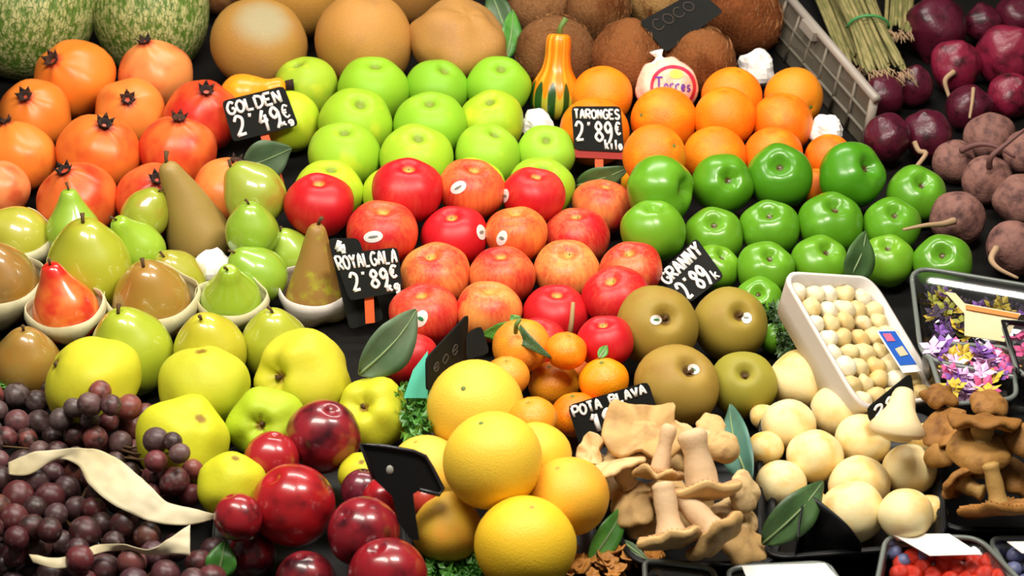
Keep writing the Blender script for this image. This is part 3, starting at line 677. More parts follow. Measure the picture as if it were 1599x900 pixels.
# --- white round mushrooms
A = 'mushroom'
for cx, cy, r, lb in [
    (1252, 593, 47, 'largest cream-white ball mushroom, on top at the corner of the foam tray'),
    (1231, 664, 40, 'cream-white ball mushroom left of the pale pair, below the largest'),
    (1312, 642, 43, 'very pale ball mushroom touching the lower edge of the foam tray'),
    (1347, 690, 41, 'cream-white ball mushroom in the centre of the heap, upper'),
    (1273, 713, 41, 'cream-white ball mushroom with a faint brown spot'),
    (1220, 756, 37, 'cream-white ball mushroom behind the drooping striped leaf'),
    (1342, 758, 45, 'cream-white ball mushroom in the centre of the heap, lower'),
    (1332, 800, 47, 'cream-white ball mushroom hanging over the black tray rim'),
    (1420, 734, 40, 'tall cream-white ball mushroom on the right of the heap'),
    (1414, 804, 40, 'cream-white ball mushroom above the berry box label'),
    (1452, 800, 26, 'half hidden ball mushroom at the right foot of the heap'),
    (1270, 790, 24, 'small shaded ball mushroom inside the black tray'),
    (1196, 700, 26, 'ball mushroom showing behind the blue-green leaf'),
    (1330, 612, 26, 'small ball mushroom against the foam tray'),
    (1192, 652, 20, 'tiny ball mushroom left of the heap beside the olive apple'),
    (1446, 690, 28, 'ball mushroom beside the brown mushrooms')]:
    F('white_mushroom', cx, cy, r, None, '#f0dfa8', .55 if r > 30 else .8, lb, cat=A)
# --- beets
A = 'beet'
for cx, cy, r, s, lb in [
    (1462, 44, 46, (1470, 0), 'large dark red beet at the top, right of the pale stalks'),
    (1534, 38, 28, (1530, 10), 'dark red beet at the top edge, second from the stalks'),
    (1378, 152, 32, (1365, 130), 'dark red beet touching the crate corner'),
    (1384, 216, 35, (1370, 190), 'dark red beet above the largest green apple'),
    (1425, 135, 30, (1430, 110), 'dark red beet in the shadow between the others'),
    (1448, 212, 38, (1440, 180), 'dark red beet with a curled root end'),
    (1492, 104, 38, (1500, 75), 'bright red beet with a long curved root'),
    (1572, 86, 46, (1590, 60), 'pinkish beet at the right edge'),
    (1512, 170, 34, (1520, 145), 'dark red beet above the earthy ones'),
    (1590, 30, 34, (1600, 0), 'dark beet in the top right corner'),
    (1576, 150, 34, (1590, 130), 'dark beet under the pinkish one at the right edge')]:
    F('dark_beet', cx, cy, r, s, '#7c1a34' if 'bright' in lb or 'pink' in lb else '#501226', .45, lb, cat=A)
for cx, cy, r, s, lb in [
    (1545, 215, 38, (1541, 190), 'earthy brown beet, topmost of its pile'),
    (1490, 252, 33, (1500, 245), 'earthy brown beet, left end of the upper row'),
    (1541, 282, 38, (1545, 256), 'earthy brown beet where the thin roots cross'),
    (1600, 240, 34, (1599, 220), 'earthy brown beet at the right edge, upper'),
    (1495, 342, 42, (1490, 355), 'earthy brown beet with a long root pointing left'),
    (1592, 312, 40, (1590, 300), 'earthy brown beet at the right edge, middle'),
    (1584, 388, 43, (1555, 400), 'earthy brown beet with a tail root, above the clear box')]:
    F('brown_beet', cx, cy, r, s, '#8a6258', .5, lb, cat=A)

settle(); build_items()

# ------------------------------------------------------------ fruit details
# coconut fibres (one part per coconut)
for it in ITEMS:
    if it['kind'] != 'coconut': continue
    rnd = random.Random(it['cx']); parts = []; vs, fs = [], []
    for k in range(420):
        a, z = rnd.uniform(0, 6.28), rnd.uniform(-.9, .98); r = math.sqrt(1 - z * z)
        p = Vector((r * math.cos(a), r * math.sin(a), z)) * .99; t = Vector((-math.sin(a), math.cos(a), 0)); u = (Vector((0, 0, 1)) - p * z).normalized()
        d = (u + t * rnd.uniform(-.5, .5)).normalized(); s = d.cross(p).normalized() * .008; ln = rnd.uniform(.12, .32)
        i = len(vs); vs += [p - s, p + s, p + d * ln * .5 + p * .03 + s * .6, p + d * ln + p * rnd.uniform(.0, .07)]; fs += [(i, i + 1, i + 2), (i, i + 2, i + 3)]
    h = obj('husk_fibres', mesh('husk_fibres', vs, fs, 'fibre', False), it['obj']); h['kind'] = 'stuff'
# beet roots: (beet centre, root polyline px with height above skin)
def px_tube(parent, name, pts, r0, r1, mat, dref):
    n = 14; q = [cr(pts, i / n) for i in range(n + 1)]
    w3 = [at(p[0], p[1], dref + p[2]) for p in q]
    me = mesh(name, *tube(w3, [r0 + (r1 - r0) * i / n for i in range(n + 1)], 6), mat)
    return child(name, me, parent)
def it_of(cx, cy): return next(i for i in ITEMS if i['cx'] == cx and i['cy'] == cy)
for (c, pts, r0, r1, mat) in [
    ((1492, 104), [(1490, 112, -.036), (1476, 125, -.04), (1480, 145, -.04), (1488, 165, -.045)], .0045, .002, 'root'),
    ((1448, 212), [(1428, 222, -.03), (1435, 236, -.036), (1446, 240, -.04), (1430, 262, -.05)], .004, .003, 'root'),
    ((1512, 170), [(1520, 138, -.02), (1518, 160, -.036), (1514, 185, -.04)], .003, .002, 'root'),
    ((1572, 86), [(1560, 126, -.02), (1551, 145, -.05), (1541, 175, -.055), (1540, 208, -.045)], .0035, .002, 'root'),
    ((1541, 282), [(1545, 262, -.04), (1548, 245, -.055), (1575, 222, -.06), (1600, 202, -.06)], .0045, .002, 'rootdark'),
    ((1490, 252), [(1500, 236, -.035), (1525, 226, -.05), (1552, 228, -.06), (1585, 246, -.06)], .0045, .0018, 'rootdark'),
    ((1495, 342), [(1490, 345, -.045), (1472, 350, -.06), (1445, 352, -.075), (1410, 359, -.085)], .005, .0018, 'root'),
    ((1584, 388), [(1556, 388, -.035), (1548, 405, -.05), (1560, 420, -.06), (1590, 435, -.065)], .005, .002, 'root')]:
    i = it_of(*c); px_tube(i['obj'], 'root', pts, r0, r1, mat, i['d'])
# stickers on apples
for c, sx, sy, rx, ry, rot, inner in [((736, 298), 716, 293, 13, 9, -30, 'stickerink'), ((833, 308), 789, 306, 6, 11, 10, 'stickerink'), ((597, 366), 583, 370, 15, 9, -8, 'stickerink'),
    ((710, 372), 751, 363, 7, 12, -12, 'stickerink'), ((806, 368), 784, 372, 8, 12, 20, 'stickerink'), ((663, 494), 657, 498, 10, 14, 30, 'stickergreen'),
    ((1026, 511), 1024, 500, 9, 8, 0, 'stickergreen'), ((1140, 507), 1166, 497, 8, 9, 0, 'stickerink'), ((1056, 604), 1083, 577, 10, 8, 30, 'stickergreen')]:
    o = find(*c); s = decal(o, 'sticker', sx, sy, rx, ry, rot, 'sticker')
    if s: s['label'] = 'small white fruit sticker'; decal(o, 'sticker_mark', sx, sy, rx * .5, ry * .2, rot, inner, .0012, parent=s)
# scuffs
# tissue wrapped orange: twist, printed ring, purple script
o = find(1041, 138)
vs, fs = lathe([(.28, .88), (.12, .98), (.09, 1.05), (.16, 1.16), (.20, 1.24), (.10, 1.22), (0, 1.12)], 16, lambda x, y, z, a: (x * (1 + .3 * math.sin(5 * a)), y * (1 + .3 * math.sin(5 * a + 1)) + (z - .9) * .3, z))
tw = obj('paper_twist', mesh('paper_twist', vs, fs, 'white'), o)
ring = [(1051 + 33 * math.cos(a), 136 + 33 * math.sin(a) * .95) for a in [math.radians(x) for x in range(150, 421, 18)]]
stroke_on(o, [ring], 5, 'redink', 'printed_ring')
decal(o, 'printed_sun', 1056, 116, 11, 7, 0, 'yellowink')
FONT = {
 'A': [[(0, 0), (.5, 1), (1, 0)], [(.2, .38), (.8, .38)]], 'B': [[(0, 0), (0, 1)], [(0, 1), (.8, .95), (.75, .58), (0, .52)], [(0, .52), (1, .45), (.9, .05), (0, 0)]],
 'C': [[(1, .85), (.5, 1), (0, .6), (.1, .15), (.55, 0), (1, .15)]], 'D': [[(0, 0), (0, 1)], [(0, 1), (.9, .85), (1, .3), (.5, 0), (0, 0)]],
 'E': [[(1, 1), (0, 1)], [(0, 1), (0, 0)], [(0, 0), (1, 0)], [(0, .5), (.75, .5)]], 'G': [[(1, .85), (.5, 1), (0, .6), (.1, .15), (.6, 0), (1, .2), (1, .45)], [(1, .45), (.6, .45)]],
 'I': [[(.5, 0), (.5, 1)]], 'K': [[(0, 0), (0, 1)], [(.9, 1), (0, .45)], [(.2, .55), (1, 0)]], 'L': [[(0, 1), (0, 0)], [(0, 0), (.9, 0)]],
 'N': [[(0, 0), (0, 1)], [(0, 1), (.9, 0)], [(.9, 0), (.9, 1)]], 'O': [[(.5, 1), (0, .7), (.05, .2), (.5, 0), (.95, .25), (1, .7), (.5, 1)]],
 'P': [[(0, 0), (0, 1)], [(0, 1), (.9, .95), (.9, .5), (0, .42)]], 'R': [[(0, 0), (0, 1)], [(0, 1), (.9, .95), (.85, .55), (0, .48)], [(.3, .48), (1, 0)]],
 'S': [[(.95, .85), (.5, 1), (.05, .8), (.3, .55), (.9, .35), (.8, .05), (.3, 0), (0, .15)]], 'T': [[(0, 1), (1, 1)], [(.5, 1), (.5, 0)]], 'V': [[(0, 1), (.5, 0)], [(.5, 0), (1, 1)]],
 'Y': [[(0, 1), (.5, .5)], [(1, 1), (.5, .5)], [(.5, .5), (.5, 0)]], '1': [[(.1, .7), (.5, 1)], [(.5, 1), (.5, 0)]],
 '2': [[(0, .75), (.35, 1), (.9, .85), (.75, .45), (0, 0)], [(0, 0), (1, .05)]], '4': [[(.6, 1), (0, .4)], [(0, .4), (1, .45)], [(.75, .75), (.65, -.1)]],
 '8': [[(.5, .52), (.1, .75), (.5, 1), (.9, .75), (.5, .52), (0, .22), (.5, 0), (1, .22), (.5, .52)]], '9': [[(.9, .75), (.5, 1), (.05, .75), (.4, .45), (.9, .7)], [(.9, .75), (.85, .3), (.4, -.1)]],
 "'": [[(.55, 1.0), (.45, .82)]], '€': [[(1, .85), (.5, 1), (.1, .5), (.5, 0), (1, .15)], [(0, .6), (.7, .6)], [(0, .4), (.65, .4)]],
 'k': [[(0, 0), (0, 1)], [(.8, .6), (0, .3)], [(.2, .38), (.9, 0)]], 'i': [[(.5, 0), (.5, .6)]], 'l': [[(.5, 0), (.5, 1)]], 'o': [[(.5, .6), (.05, .35), (.4, 0), (.9, .25), (.5, .6)]],
 'g': [[(.9, .55), (.3, .6), (.1, .3), (.5, .1), (.9, .5)], [(.9, .55), (.8, -.2), (.2, -.25)]], 'r': [[(.1, 0), (.1, .6)], [(.1, .4), (.5, .62), (.9, .55)]],
 'e': [[(.1, .3), (.85, .35), (.5, .62), (.1, .35), (.45, 0), (.9, .12)]], 's': [[(.85, .55), (.3, .6), (.25, .35), (.8, .22), (.5, 0), (.05, .08)]], '/': [[(0, -.1), (1, 1)]], ' ': []}
sc = []
x0 = 1024
for ch, wd in zip('Torres', (11, 6, 6, 6, 6, 6)):
    for ln in FONT[ch]: sc.append([(x0 + p[0] * wd, 138 - p[1] * (17 if ch == 'T' else 15) + (x0 - 1024) * .1) for p in ln])
    x0 += wd + 2.5
stroke_on(o, sc, 2.6, 'purpleink', 'printed_name', .0014)

# leaves and twigs
def leaf_me(B, T, w, bend, side, up, mat, fold=.18, n=14, mseg=6, wav=.06, taper=1.0, seed=0):
    d = T - B; L = d.length; vs, fs = [], []
    for i in range(n + 1):
        t = i / n; hw = w * .5 * (math.sin(math.pi * min(1, t ** .8 * .97 + .015)) ** .8) * (1 if t < .5 else 1 - (t - .5) * .3 * taper)
        c = B + d * t + up * (bend * L * math.sin(math.pi * t))
        for j in range(mseg + 1):
            u = j / mseg * 2 - 1
            vs.append(c + side * hw * u + up * (abs(u) * fold * w * .5 * math.sin(math.pi * min(t + .1, 1)) + wav * w * noise.noise(Vector((t * 4 + seed, u * 1.5, seed)))))
    for i in range(n):
        for j in range(mseg): a = i * (mseg + 1) + j; fs.append((a, a + 1, a + mseg + 2, a + mseg + 1))
    rib = [B + d * (i / n) + up * (bend * L * math.sin(math.pi * i / n) + .0004) for i in range(n + 1)]
    return vs, fs, rib
def leaf(label, b, t, wpx, mat, bend=.1, tilt=0, parent=None, seed=0, db=0, dt=0, cat='leaf'):
    B, T = at(b[0], b[1], deck(b[0], b[1], b[2])), at(t[0], t[1], deck(t[0], t[1], t[2]))
    v = (B - CAM).normalized(); d = (T - B).normalized(); side = d.cross(v).normalized(); up = side.cross(d).normalized()
    if up.dot(v) > 0: up = -up
    q = Matrix.Rotation(math.radians(tilt), 3, d); side, up = q @ side, q @ up
    w = wpx * (B - CAM).length / FPX
    vs, fs, rib = leaf_me(B, T, w, bend, side, up, mat, seed=seed)
    if parent: o = child('leaf', mesh('leaf', vs, fs, mat), parent); host = o
    else:
        o = empty('leaf', B); tag(o, label, cat); host = child('blade', mesh('blade', vs, fs, mat), o)
        child('midrib', mesh('midrib', *tube(rib, [.0018 - .0014 * i / len(rib) for i in range(len(rib))], 5), 'rib'), o)
    solid(host, .0006); return o
for _o in list(bpy.data.objects): pass
def bvempty(o): o.matrix_basis = Matrix.Translation(o.location)
_empty = empty
def empty(name, loc):
    o = _empty(name, loc); o.matrix_basis = Matrix.Translation(Vector(loc)); return o
leaf('big dark grey-green leaf between the pears and the red apples', (560, 585, .085), (650, 484, .12), 78, 'leafgrey', .12, 25, seed=1)
leaf('blue-green pointed leaf between the pale and the white mushrooms', (1172, 760, .06), (1140, 632, .07), 58, 'leafblue', .08, -25, seed=2)
leaf('green striped leaf drooping over the black tray', (1190, 850, .045), (1285, 752, .085), 62, 'leaf', .22, 10, seed=3)
leaf('green leaf between the front grapefruit and the mushrooms', (920, 880, .02), (975, 790, .05), 42, 'leafbright', .1, 15, seed=4)
leaf('thin dark leaf pointing to the mushroom tray', (970, 845, .03), (1015, 878, .03), 16, 'leafgrey', .05, 0, seed=5)
leaf('dark leaf behind the foam tray among the green apples', (1322, 440, .05), (1352, 362, .09), 62, 'leaf', .1, 40, seed=6)
leaf('dark leaf under the taronges sign', (900, 290, .04), (982, 262, .07), 42, 'leaf', .1, 15, seed=7)
leaf('dark leaf under the golden sign stick', (380, 262, .03), (455, 232, .045), 70, 'leafgrey', .05, 20, seed=8)
leaf('dark leaf hanging beside the coconuts', (795, 62, .06), (765, -18, .10), 40, 'leaf', .1, 0, seed=9)
leaf('second dark leaf hanging left of the coconuts', (790, 92, .05), (800, 15, .09), 34, 'leafbright', .1, 20, seed=10)
leaf('green leaf between grapes and plums at the bottom', (340, 905, .03), (352, 845, .06), 48, 'leafbright', .15, 0, seed=11)
leaf('dark leaf by the green apples near the foam tray corner', (1225, 520, .03), (1215, 468, .05), 30, 'leaf', .1, 0, seed=12)
i = it_of(814, 540); o = i['obj']
leaf('', (808, 512, .085), (752, 522, .085), 34, 'leafbright', .1, -20, o, 1)
leaf('', (808, 512, .085), (862, 560, .085), 26, 'leaf', .35, 10, o, 2)
leaf('', (810, 508, .085), (798, 492, .095), 20, 'leafbright', .1, 0, o, 3)
child('stem', mesh('stem', *tube([at(805, 520, i['d'] - .03), at(806, 508, i['d'] - .045), at(812, 498, i['d'] - .045)], .0025), 'greenstem'), o)
i = it_of(943, 594)
tg = empty('twig', at(893, 480, i['d'])); tag(tg, 'dry forked twig lying over the clementines and red apples', 'twig')
dd = it_of(867, 494)['d'] - .065
child('stalk', mesh('stalk', *tube([at(895, 472, dd), at(893, 500, dd), at(890, 522, dd)], [.0022, .003, .0035], 6), 'rope'), tg)
child('stalk', mesh('stalk', *tube([at(905, 528, dd - .01), at(930, 542, dd - .012), at(958, 546, dd - .012)], [.003, .003, .002], 6), 'rope'), tg)
child('stalk', mesh('stalk', *tube([at(890, 562, dd - .03), at(930, 560, dd - .035), at(975, 556, dd - .03)], [.002, .003, .0025], 6), 'greenstem'), tg)
solidleaf = leaf('small green leaf on the bright clementine', (935, 560, .085), (948, 540, .09), 16, 'leafbright', .1)

# white paper balls
def crumple(label, cx, cy, r, k=1.0, seed=0, mat='white', zoff=0, sq=(1, 1, 1)):
    d = deck(cx, cy, k * r * 3.2 / FPX) + zoff; R = r * d / FPX; vs, fs = lathe([(0 if i in (0, 12) else math.sin(math.pi * i / 12), math.cos(math.pi * i / 12)) for i in range(13)], 18,
        lambda x, y, z, a: tuple(c * (1 + .28 * noise.noise(Vector((x * 1.5 + seed, y * 1.5, z * 1.5)))) for c in (x, y, z)))
    o = obj('crumpled_paper', mesh('crumpled_paper', [(v[0] * R * sq[0], v[1] * R * sq[1], v[2] * R * sq[2]) for v in vs], fs, mat, False), None, at(cx, cy, d))
    return tag(o, label, 'paper')
crumple('white crumpled paper between the coconuts and the back oranges', 1180, 108, 30, 1.0, 3)
crumple('white crumpled paper beside the last orange at the crate', 1290, 205, 26, 1.6, 5)
crumple('white paper peeping between golden apples and the gourd', 838, 196, 25, 1.0, 8)
crumple('white crumpled paper between the pears', 332, 418, 30, 1.2, 11)
crumple('small white paper scrap left of the small green cup pear', 322, 460, 16, 2.0, 13)

# gourds
d = deck(868, 150, .035); R = 38 * d / FPX
vs, fs = lathe([(max(cr([(0, -1), (.5, -.98), (.95, -.55), (1, 0), (.88, .5), (.6, 1.05), (.5, 1.6), (.5, 2.1), (.4, 2.45), (0, 2.5)], i / 36)[0], .003), cr([(0, -1), (.5, -.98), (.95, -.55), (1, 0), (.88, .5), (.6, 1.05), (.5, 1.6), (.5, 2.1), (.4, 2.45), (0, 2.5)], i / 36)[1]) for i in range(37)], 40,
    lambda x, y, z, a: (x * (1 + .05 * math.cos(10 * a)), y * (1 + .05 * math.cos(10 * a)), z))
g = obj('striped_gourd', mesh('striped_gourd', vs, fs, 'gourd2'), None); ax = vec(.06, .98, .18)
g.matrix_basis = Matrix.LocRotScale(at(867, 148, d), Vector((0, 0, 1)).rotation_difference(ax), Vector((R, R, R)))
tag(g, 'bottle shaped gourd, orange above and green striped below', 'gourd')
obj('stem', mesh('stem', *tube([(0, 0, 2.45), (.05, 0, 2.8), (.25, 0, 3.15)], [.16, .11, .13], 8), 'greenstem'), g)
d = it_of(452, 192)['d'] + .02
vs, fs = lathe([(max(cr([(0, -1), (.6, -.95), (1, -.4), (1, .2), (.75, .8), (.5, 1.3), (.42, 1.9), (0, 2.2)], i / 28)[0], .003), cr([(0, -1), (.6, -.95), (1, -.4), (1, .2), (.75, .8), (.5, 1.3), (.42, 1.9), (0, 2.2)], i / 28)[1]) for i in range(29)], 28)
g = obj('yellow_gourd', mesh('yellow_gourd', vs, fs, 'gourd'), None); g.color = (*lin('#f39a1c'), .5); R = 32 * d / FPX
g.matrix_basis = Matrix.LocRotScale(at(380, 148, d), Vector((0, 0, 1)).rotation_difference(vec(.95, .22, -.1)), Vector((R, R, R)))
tag(g, 'orange-yellow gourd lying behind the golden apple sign', 'gourd')
obj('stem', mesh('stem', *tube([(0, 0, 2.1), (.05, 0, 2.5)], [.25, .3], 8), 'calyx'), g)

# ------------------------------------------------------------ signs
def bil(q, u, v): return q[0] * (1 - u) * (1 - v) + q[1] * u * (1 - v) + q[2] * u * v + q[3] * (1 - u) * v
def sign(name, label, quad, depths, lines, stick=None, mat='board', chalk='chalk', cat='sign', frame=None):
    """quad px: top-left, top-right, bottom-right, bottom-left; lines: (text, u0, v0, u1, v1) with v downward"""
    q = [at(p[0], p[1], d) for p, d in zip(quad, depths)]
    nr = (q[1] - q[0]).cross(q[3] - q[0]).normalized()
    if nr.dot(CAM - q[0]) < 0: nr = -nr
    cen = (q[0] + q[1] + q[2] + q[3]) / 4
    e = empty(name, stick and at(stick[-1][0], stick[-1][1], depths[2]) or q[3]); tag(e, label, cat)
    # rounded board outline
    rc = []
    for k in range(4):
        a, b, c = q[k - 1], q[k], q[(k + 1) % 4]; r = .006; p1 = b + (a - b).normalized() * r; p2 = b + (c - b).normalized() * r
        rc += [p1, (p1 + p2 + b * 2) / 4, p2]
    child('board', mesh('board', *prism(rc, nr, .003), mat, False), e)
    parts = []
    for (txt, u0, v0, u1, v1, th) in lines:
        n = len(txt); cw = 1 / n
        for i, ch in enumerate(txt):
            for ln in FONT.get(ch, []):
                pts = []
                m_ = max(4 * (len(ln) - 1), 1) if len(ln) > 2 else 1
                for s in range(m_ + 1):
                    p = cr(ln, s / m_) if len(ln) > 2 else ln[s]
                    u = u0 + (u1 - u0) * (i + .1 + .72 * p[0]) * cw; v = v1 + (v0 - v1) * p[1]
                    pts.append(bil(q, u, v) + nr * .0008)
                parts.append(tube(pts, th, 6, flat=nr))
    if parts: child('chalk_lettering', mesh('chalk_lettering', *join(parts), chalk), e)
    if stick:
        w3 = [at(p[0], p[1], d + .003) - nr * .003 for p, d in zip(stick, (depths[2], depths[2]))]
        s_ = (q[1] - q[0]).normalized() * .0055; v_ = nr * .002
        vs = [w3[0] - s_ - v_, w3[0] + s_ - v_, w3[0] + s_ + v_, w3[0] - s_ + v_, w3[1] - s_ - v_, w3[1] + s_ - v_, w3[1] + s_ + v_, w3[1] - s_ + v_]
        st_ = child('stick', mesh('stick', vs, [(0, 1, 2, 3), (7, 6, 5, 4), (0, 4, 5, 1), (1, 5, 6, 2), (2, 6, 7, 3), (3, 7, 4, 0)], 'stick', False), e)
    return e, q, nr
D = lambda cx, cy, off=0: it_of(cx, cy)['d'] - it_of(cx, cy)['R'] - off
d1 = min(D(316, 180), D(452, 192)) - .004
sign('price_sign', 'black chalk sign reading GOLDEN 2\'49 on an orange stick', [(346, 158), (443, 134), (466, 196), (364, 222)], [d1] * 4,
     [('GOLDEN', .04, .08, .92, .36, .0019), ("2'49", .08, .44, .82, .90, .0022), ('€', .82, .45, .96, .75, .0014), ('kg', .76, .78, .97, .92, .0014)], [(412, 208), (441, 300)])
d2 = D(928, 206, .004)
e, q, nr = sign('price_sign', 'black chalk sign reading TARONGES 2\'89 in front of an orange', [(892, 166), (969, 166), (975, 238), (897, 234)], [d2] * 4,
     [('TARONGES', .04, .08, .98, .28, .0014), ("2'89", .04, .36, .82, .78, .0019), ('€', .84, .36, .98, .62, .0015), ('kilo', .62, .74, .98, .95, .0014)], [(935, 236), (936, 268)])
child('holder_edge', mesh('holder_edge', *prism([at(897, 233, d2 + .002), at(975, 237, d2 + .002), at(974, 249, d2 + .002), at(899, 246, d2 + .002)], nr, .004), plain('red_holder', '#a8261a', .4), False), e)
d3 = min(D(597, 366), D(680, 432)) - .004
sign('price_sign', 'black chalk sign reading ROYAL GALA 2\'89 in front of the red apples', [(520, 398), (621, 386), (629, 455), (546, 470)], [d3 - .0] * 4,
     [('ROYALGALA', .0, .05, .98, .34, .0015), ("2'89", .12, .44, .80, .82, .0020), ('€', .80, .40, .96, .66, .0018), ('kg', .72, .74, .97, .95, .0018)], [(576, 462), (578, 505)])
sign('price_sign', 'old black board behind the royal gala sign beside the brown pear', [(512, 372), (560, 372), (600, 500), (546, 515)], [d3 + .02] * 4, [('4', .15, .03, .55, .2, .003)])
d4 = min(D(1020, 362), D(1117, 420), D(1114, 370)) - .004
sign('price_sign', 'small tilted black chalk sign reading GRANNY 2\'89', [(1024, 433), (1087, 371), (1131, 432), (1076, 474)], [d4 - .01, d4, d4 - .01, d4 - .02],
     [('GRANNY', .02, .04, .95, .34, .0019), ("2'89", .06, .46, .76, .92, .0021), ('k', .80, .72, .95, .95, .0012)])
d5 = D(899, 648) - .004
sign('price_sign', 'black chalk sign reading POTA BLAVA 19 behind the pale mushrooms', [(886, 634), (1012, 596), (1030, 650), (906, 700)], [d5] * 4,
     [('POTA BLAVA', .03, .06, .95, .30, .0015), ('19', .20, .38, .52, .80, .0030)])
sign('price_sign', 'dark tilted sign with faint writing above the coconuts', [(998, 34), (1090, -16), (1130, 18), (1040, 82)], [D(1092, 96) + .02] * 4,
     [('COCO', .1, .15, .8, .45, .0009)], chalk='greychalk')
d7 = D(742, 638) + .04
sign('price_sign', 'brown-black sign seen edge-on behind the top grapefruit', [(667, 560), (732, 490), (728, 568), (668, 612)], [d7, d7 + .06, d7 + .06, d7],
     [('eoe', .1, .25, .8, .6, .0010)], chalk='greychalk')
sign('price_sign', 'plain black tag beside the leafy clementine', [(728, 520), (752, 508), (765, 552), (728, 562)], [d7 + .05] * 4, [])
d8 = D(1347, 690) - .01
sign('price_sign', 'triangular looking black sign corner behind the horn shaped mushroom', [(1354, 638), (1423, 582), (1431, 640), (1360, 662)], [d8, d8 + .02, d8 + .02, d8],
     [('28', .1, .25, .6, .75, .0016)])
# turquoise plaque behind the oblique sign
q = [at(x, y, d7 + .03) for x, y in ((668, 548), (645, 578), (630, 622), (668, 622))]
tag(obj('turquoise_card', mesh('turquoise_card', *prism(q, -FW, .003), 'turq', False), None), 'turquoise plastic card behind the oblique black sign', 'card')
# black plastic plaque with foot
dp = min(it_of(601, 780)['d'], it_of(666, 782)['d']) - .05
e = empty('black_plaque', at(640, 840, dp)); tag(e, 'blank black plastic sign holder between plums and grapefruits', 'sign holder')
OUT = [(562, 694), (600, 696), (645, 704), (664, 712), (675, 730), (693, 764), (688, 774), (655, 766), (645, 772), (648, 800), (655, 845), (640, 842), (622, 815), (612, 775), (598, 762), (583, 748)]
child('plate', mesh('plate', *prism([at(x, y, dp + (x - 620) * .0002) for x, y in OUT], -FW, .004), 'black', False), e)
child('raised_edge', mesh('raised_edge', *tube([at(x, y, dp - .002 + (x - 620) * .0002) for x, y in [(584, 748), (563, 694), (600, 697), (645, 705), (664, 713), (675, 731), (692, 764), (686, 773), (655, 765)]], .0022, 6), plain('black_edge', '#26262a', .25)), e)
vs, fs = lathe([(0, .002), (.004, .001), (.005, 0)], 10); me = mesh('rivet', vs, fs, plain('rivet_grey', '#8a8a80', .4)); me.transform(Matrix.Translation(at(607, 734, dp - .002)) @ (Vector((0, 0, 1)).rotation_difference(-FW)).to_matrix().to_4x4()); child('rivet', me, e)

# ------------------------------------------------------------ paper cups of the pears
def cup(label, cx, cy, c, rr, hh, rt=1.0, mat='liner'):
    it = it_of(cx, cy); R = it['R']; ax = (NRM * 1.0 - FW * .15).normalized()
    vs, fs = lathe([(rr * .70 * R, -hh * 1.1 * R), (rr * 1.10 * R, -hh * .6 * R), (rr * 1.17 * R, -.28 * R), (rr * R * 1.11, 0)], 36, lambda x, y, z, a: (x * (1 + .05 * math.sin(4 * a + c)), y * (1 + .05 * math.sin(4 * a + c)), z * (1 + .12 * math.sin(4 * a + c + .5)) + R * .07 * math.sin(4 * a + c) * (1 if z > -.5 * hh * R else 0)))
    o = obj('pear_cup', mesh('pear_cup', vs, fs, mat), None)
    o.matrix_basis = Matrix.LocRotScale(it['c'] + NRM * R * .26, Vector((0, 0, 1)).rotation_difference(ax), Vector((1, 1, 1)))
    solid(o, .0012); return tag(o, label, 'paper cup')
cup('cream paper cup around the red pear', 102, 486, .3, 1.0, .85)
cup('cream paper cup around the brown-blushed pear', 238, 470, 1.2, 1.02, .95)
cup('cream paper cup around the small green pear', 362, 470, 2.2, 1.02, .9)
cup('pale foam cup around the mottled brown pear', 492, 452, 3.0, 1.14, 1.3, mat='foam')
cup('cream paper cup around the brown pear at the left edge', -4, 446, .8, 1.0, .95)
cup('cream paper cup under the yellow pear at the left edge', 28, 374, 1.9, 1.0, .95)

# ------------------------------------------------------------ grapes
def inside(p, poly):
    x, y = p; c = False; n = len(poly)
    for i in range(n):
        (x1, y1), (x2, y2) = poly[i], poly[i - 1]
        if (y1 > y) != (y2 > y) and x < (x2 - x1) * (y - y1) / (y2 - y1) + x1: c = not c
    return c
GR = [body_mesh('grape', 'grape', 1.08, (.02, .2), (0, .2), 0, (0, 5), .04, seed=s, seg=18, rings=12) for s in range(3)]
GPL = []
def bunch(label, poly, r, seed, cols, hmin, hmax, avoid=(), spacing=1.35, extra=()):
    rnd = random.Random(seed); pts = list(extra); xs = [p[0] for p in poly]; ys = [p[1] for p in poly]
    for _ in range(6000):
        p = (rnd.uniform(min(xs), max(xs)), rnd.uniform(min(ys), max(ys)), r * rnd.uniform(.82, 1.12))
        if inside(p[:2], poly) and all(math.hypot(p[0] - q[0], p[1] - q[1]) > (p[2] + q[2]) * .5 * spacing for q in pts): pts.append(p)
    pts.sort(key=lambda p: p[1]); cen = (sum(p[0] for p in pts) / len(pts), sum(p[1] for p in pts) / len(pts))
    e = empty('grape_bunch', P(cen[0], cen[1], .0)); tag(e, label, 'grapes'); hub = P(cen[0], cen[1], .03); st = []
    others = [p for p in PLACED if p['R'] > .02]
    for n_, (x, y, rp) in enumerate(pts):
        d = deck(x, y, rnd.uniform(hmin, hmax)); R = rp * d / FPX
        for _ in range(80):
            c = at(x, y, d)
            if all((q['c'] - c).length >= (q['R'] + R) * .93 for q in GPL + others): break
            d -= .0015
        c = at(x, y, d); R = rp * d / FPX; GPL.append({'c': c, 'R': R})
        g = obj('grape', GR[n_ % 3], e); g.matrix_basis = Matrix.LocRotScale(c - e.location, (Vector((0, 0, 1)).rotation_difference(Vector((rnd.uniform(-1, 1), rnd.uniform(-1, 1), rnd.uniform(-1, 1))).normalized())), Vector((R, R, R)))
        g.color = (*lin(rnd.choice(cols)), rnd.uniform(.2, .8))
        if n_ % 2 == 0: st.append(tube([hub, (hub + c) / 2 - NRM * .01, c], [.002, .0015, .001], 5))
    s_ = child('stalk', mesh('stalk', *join(st), 'stem'), e)
    return e
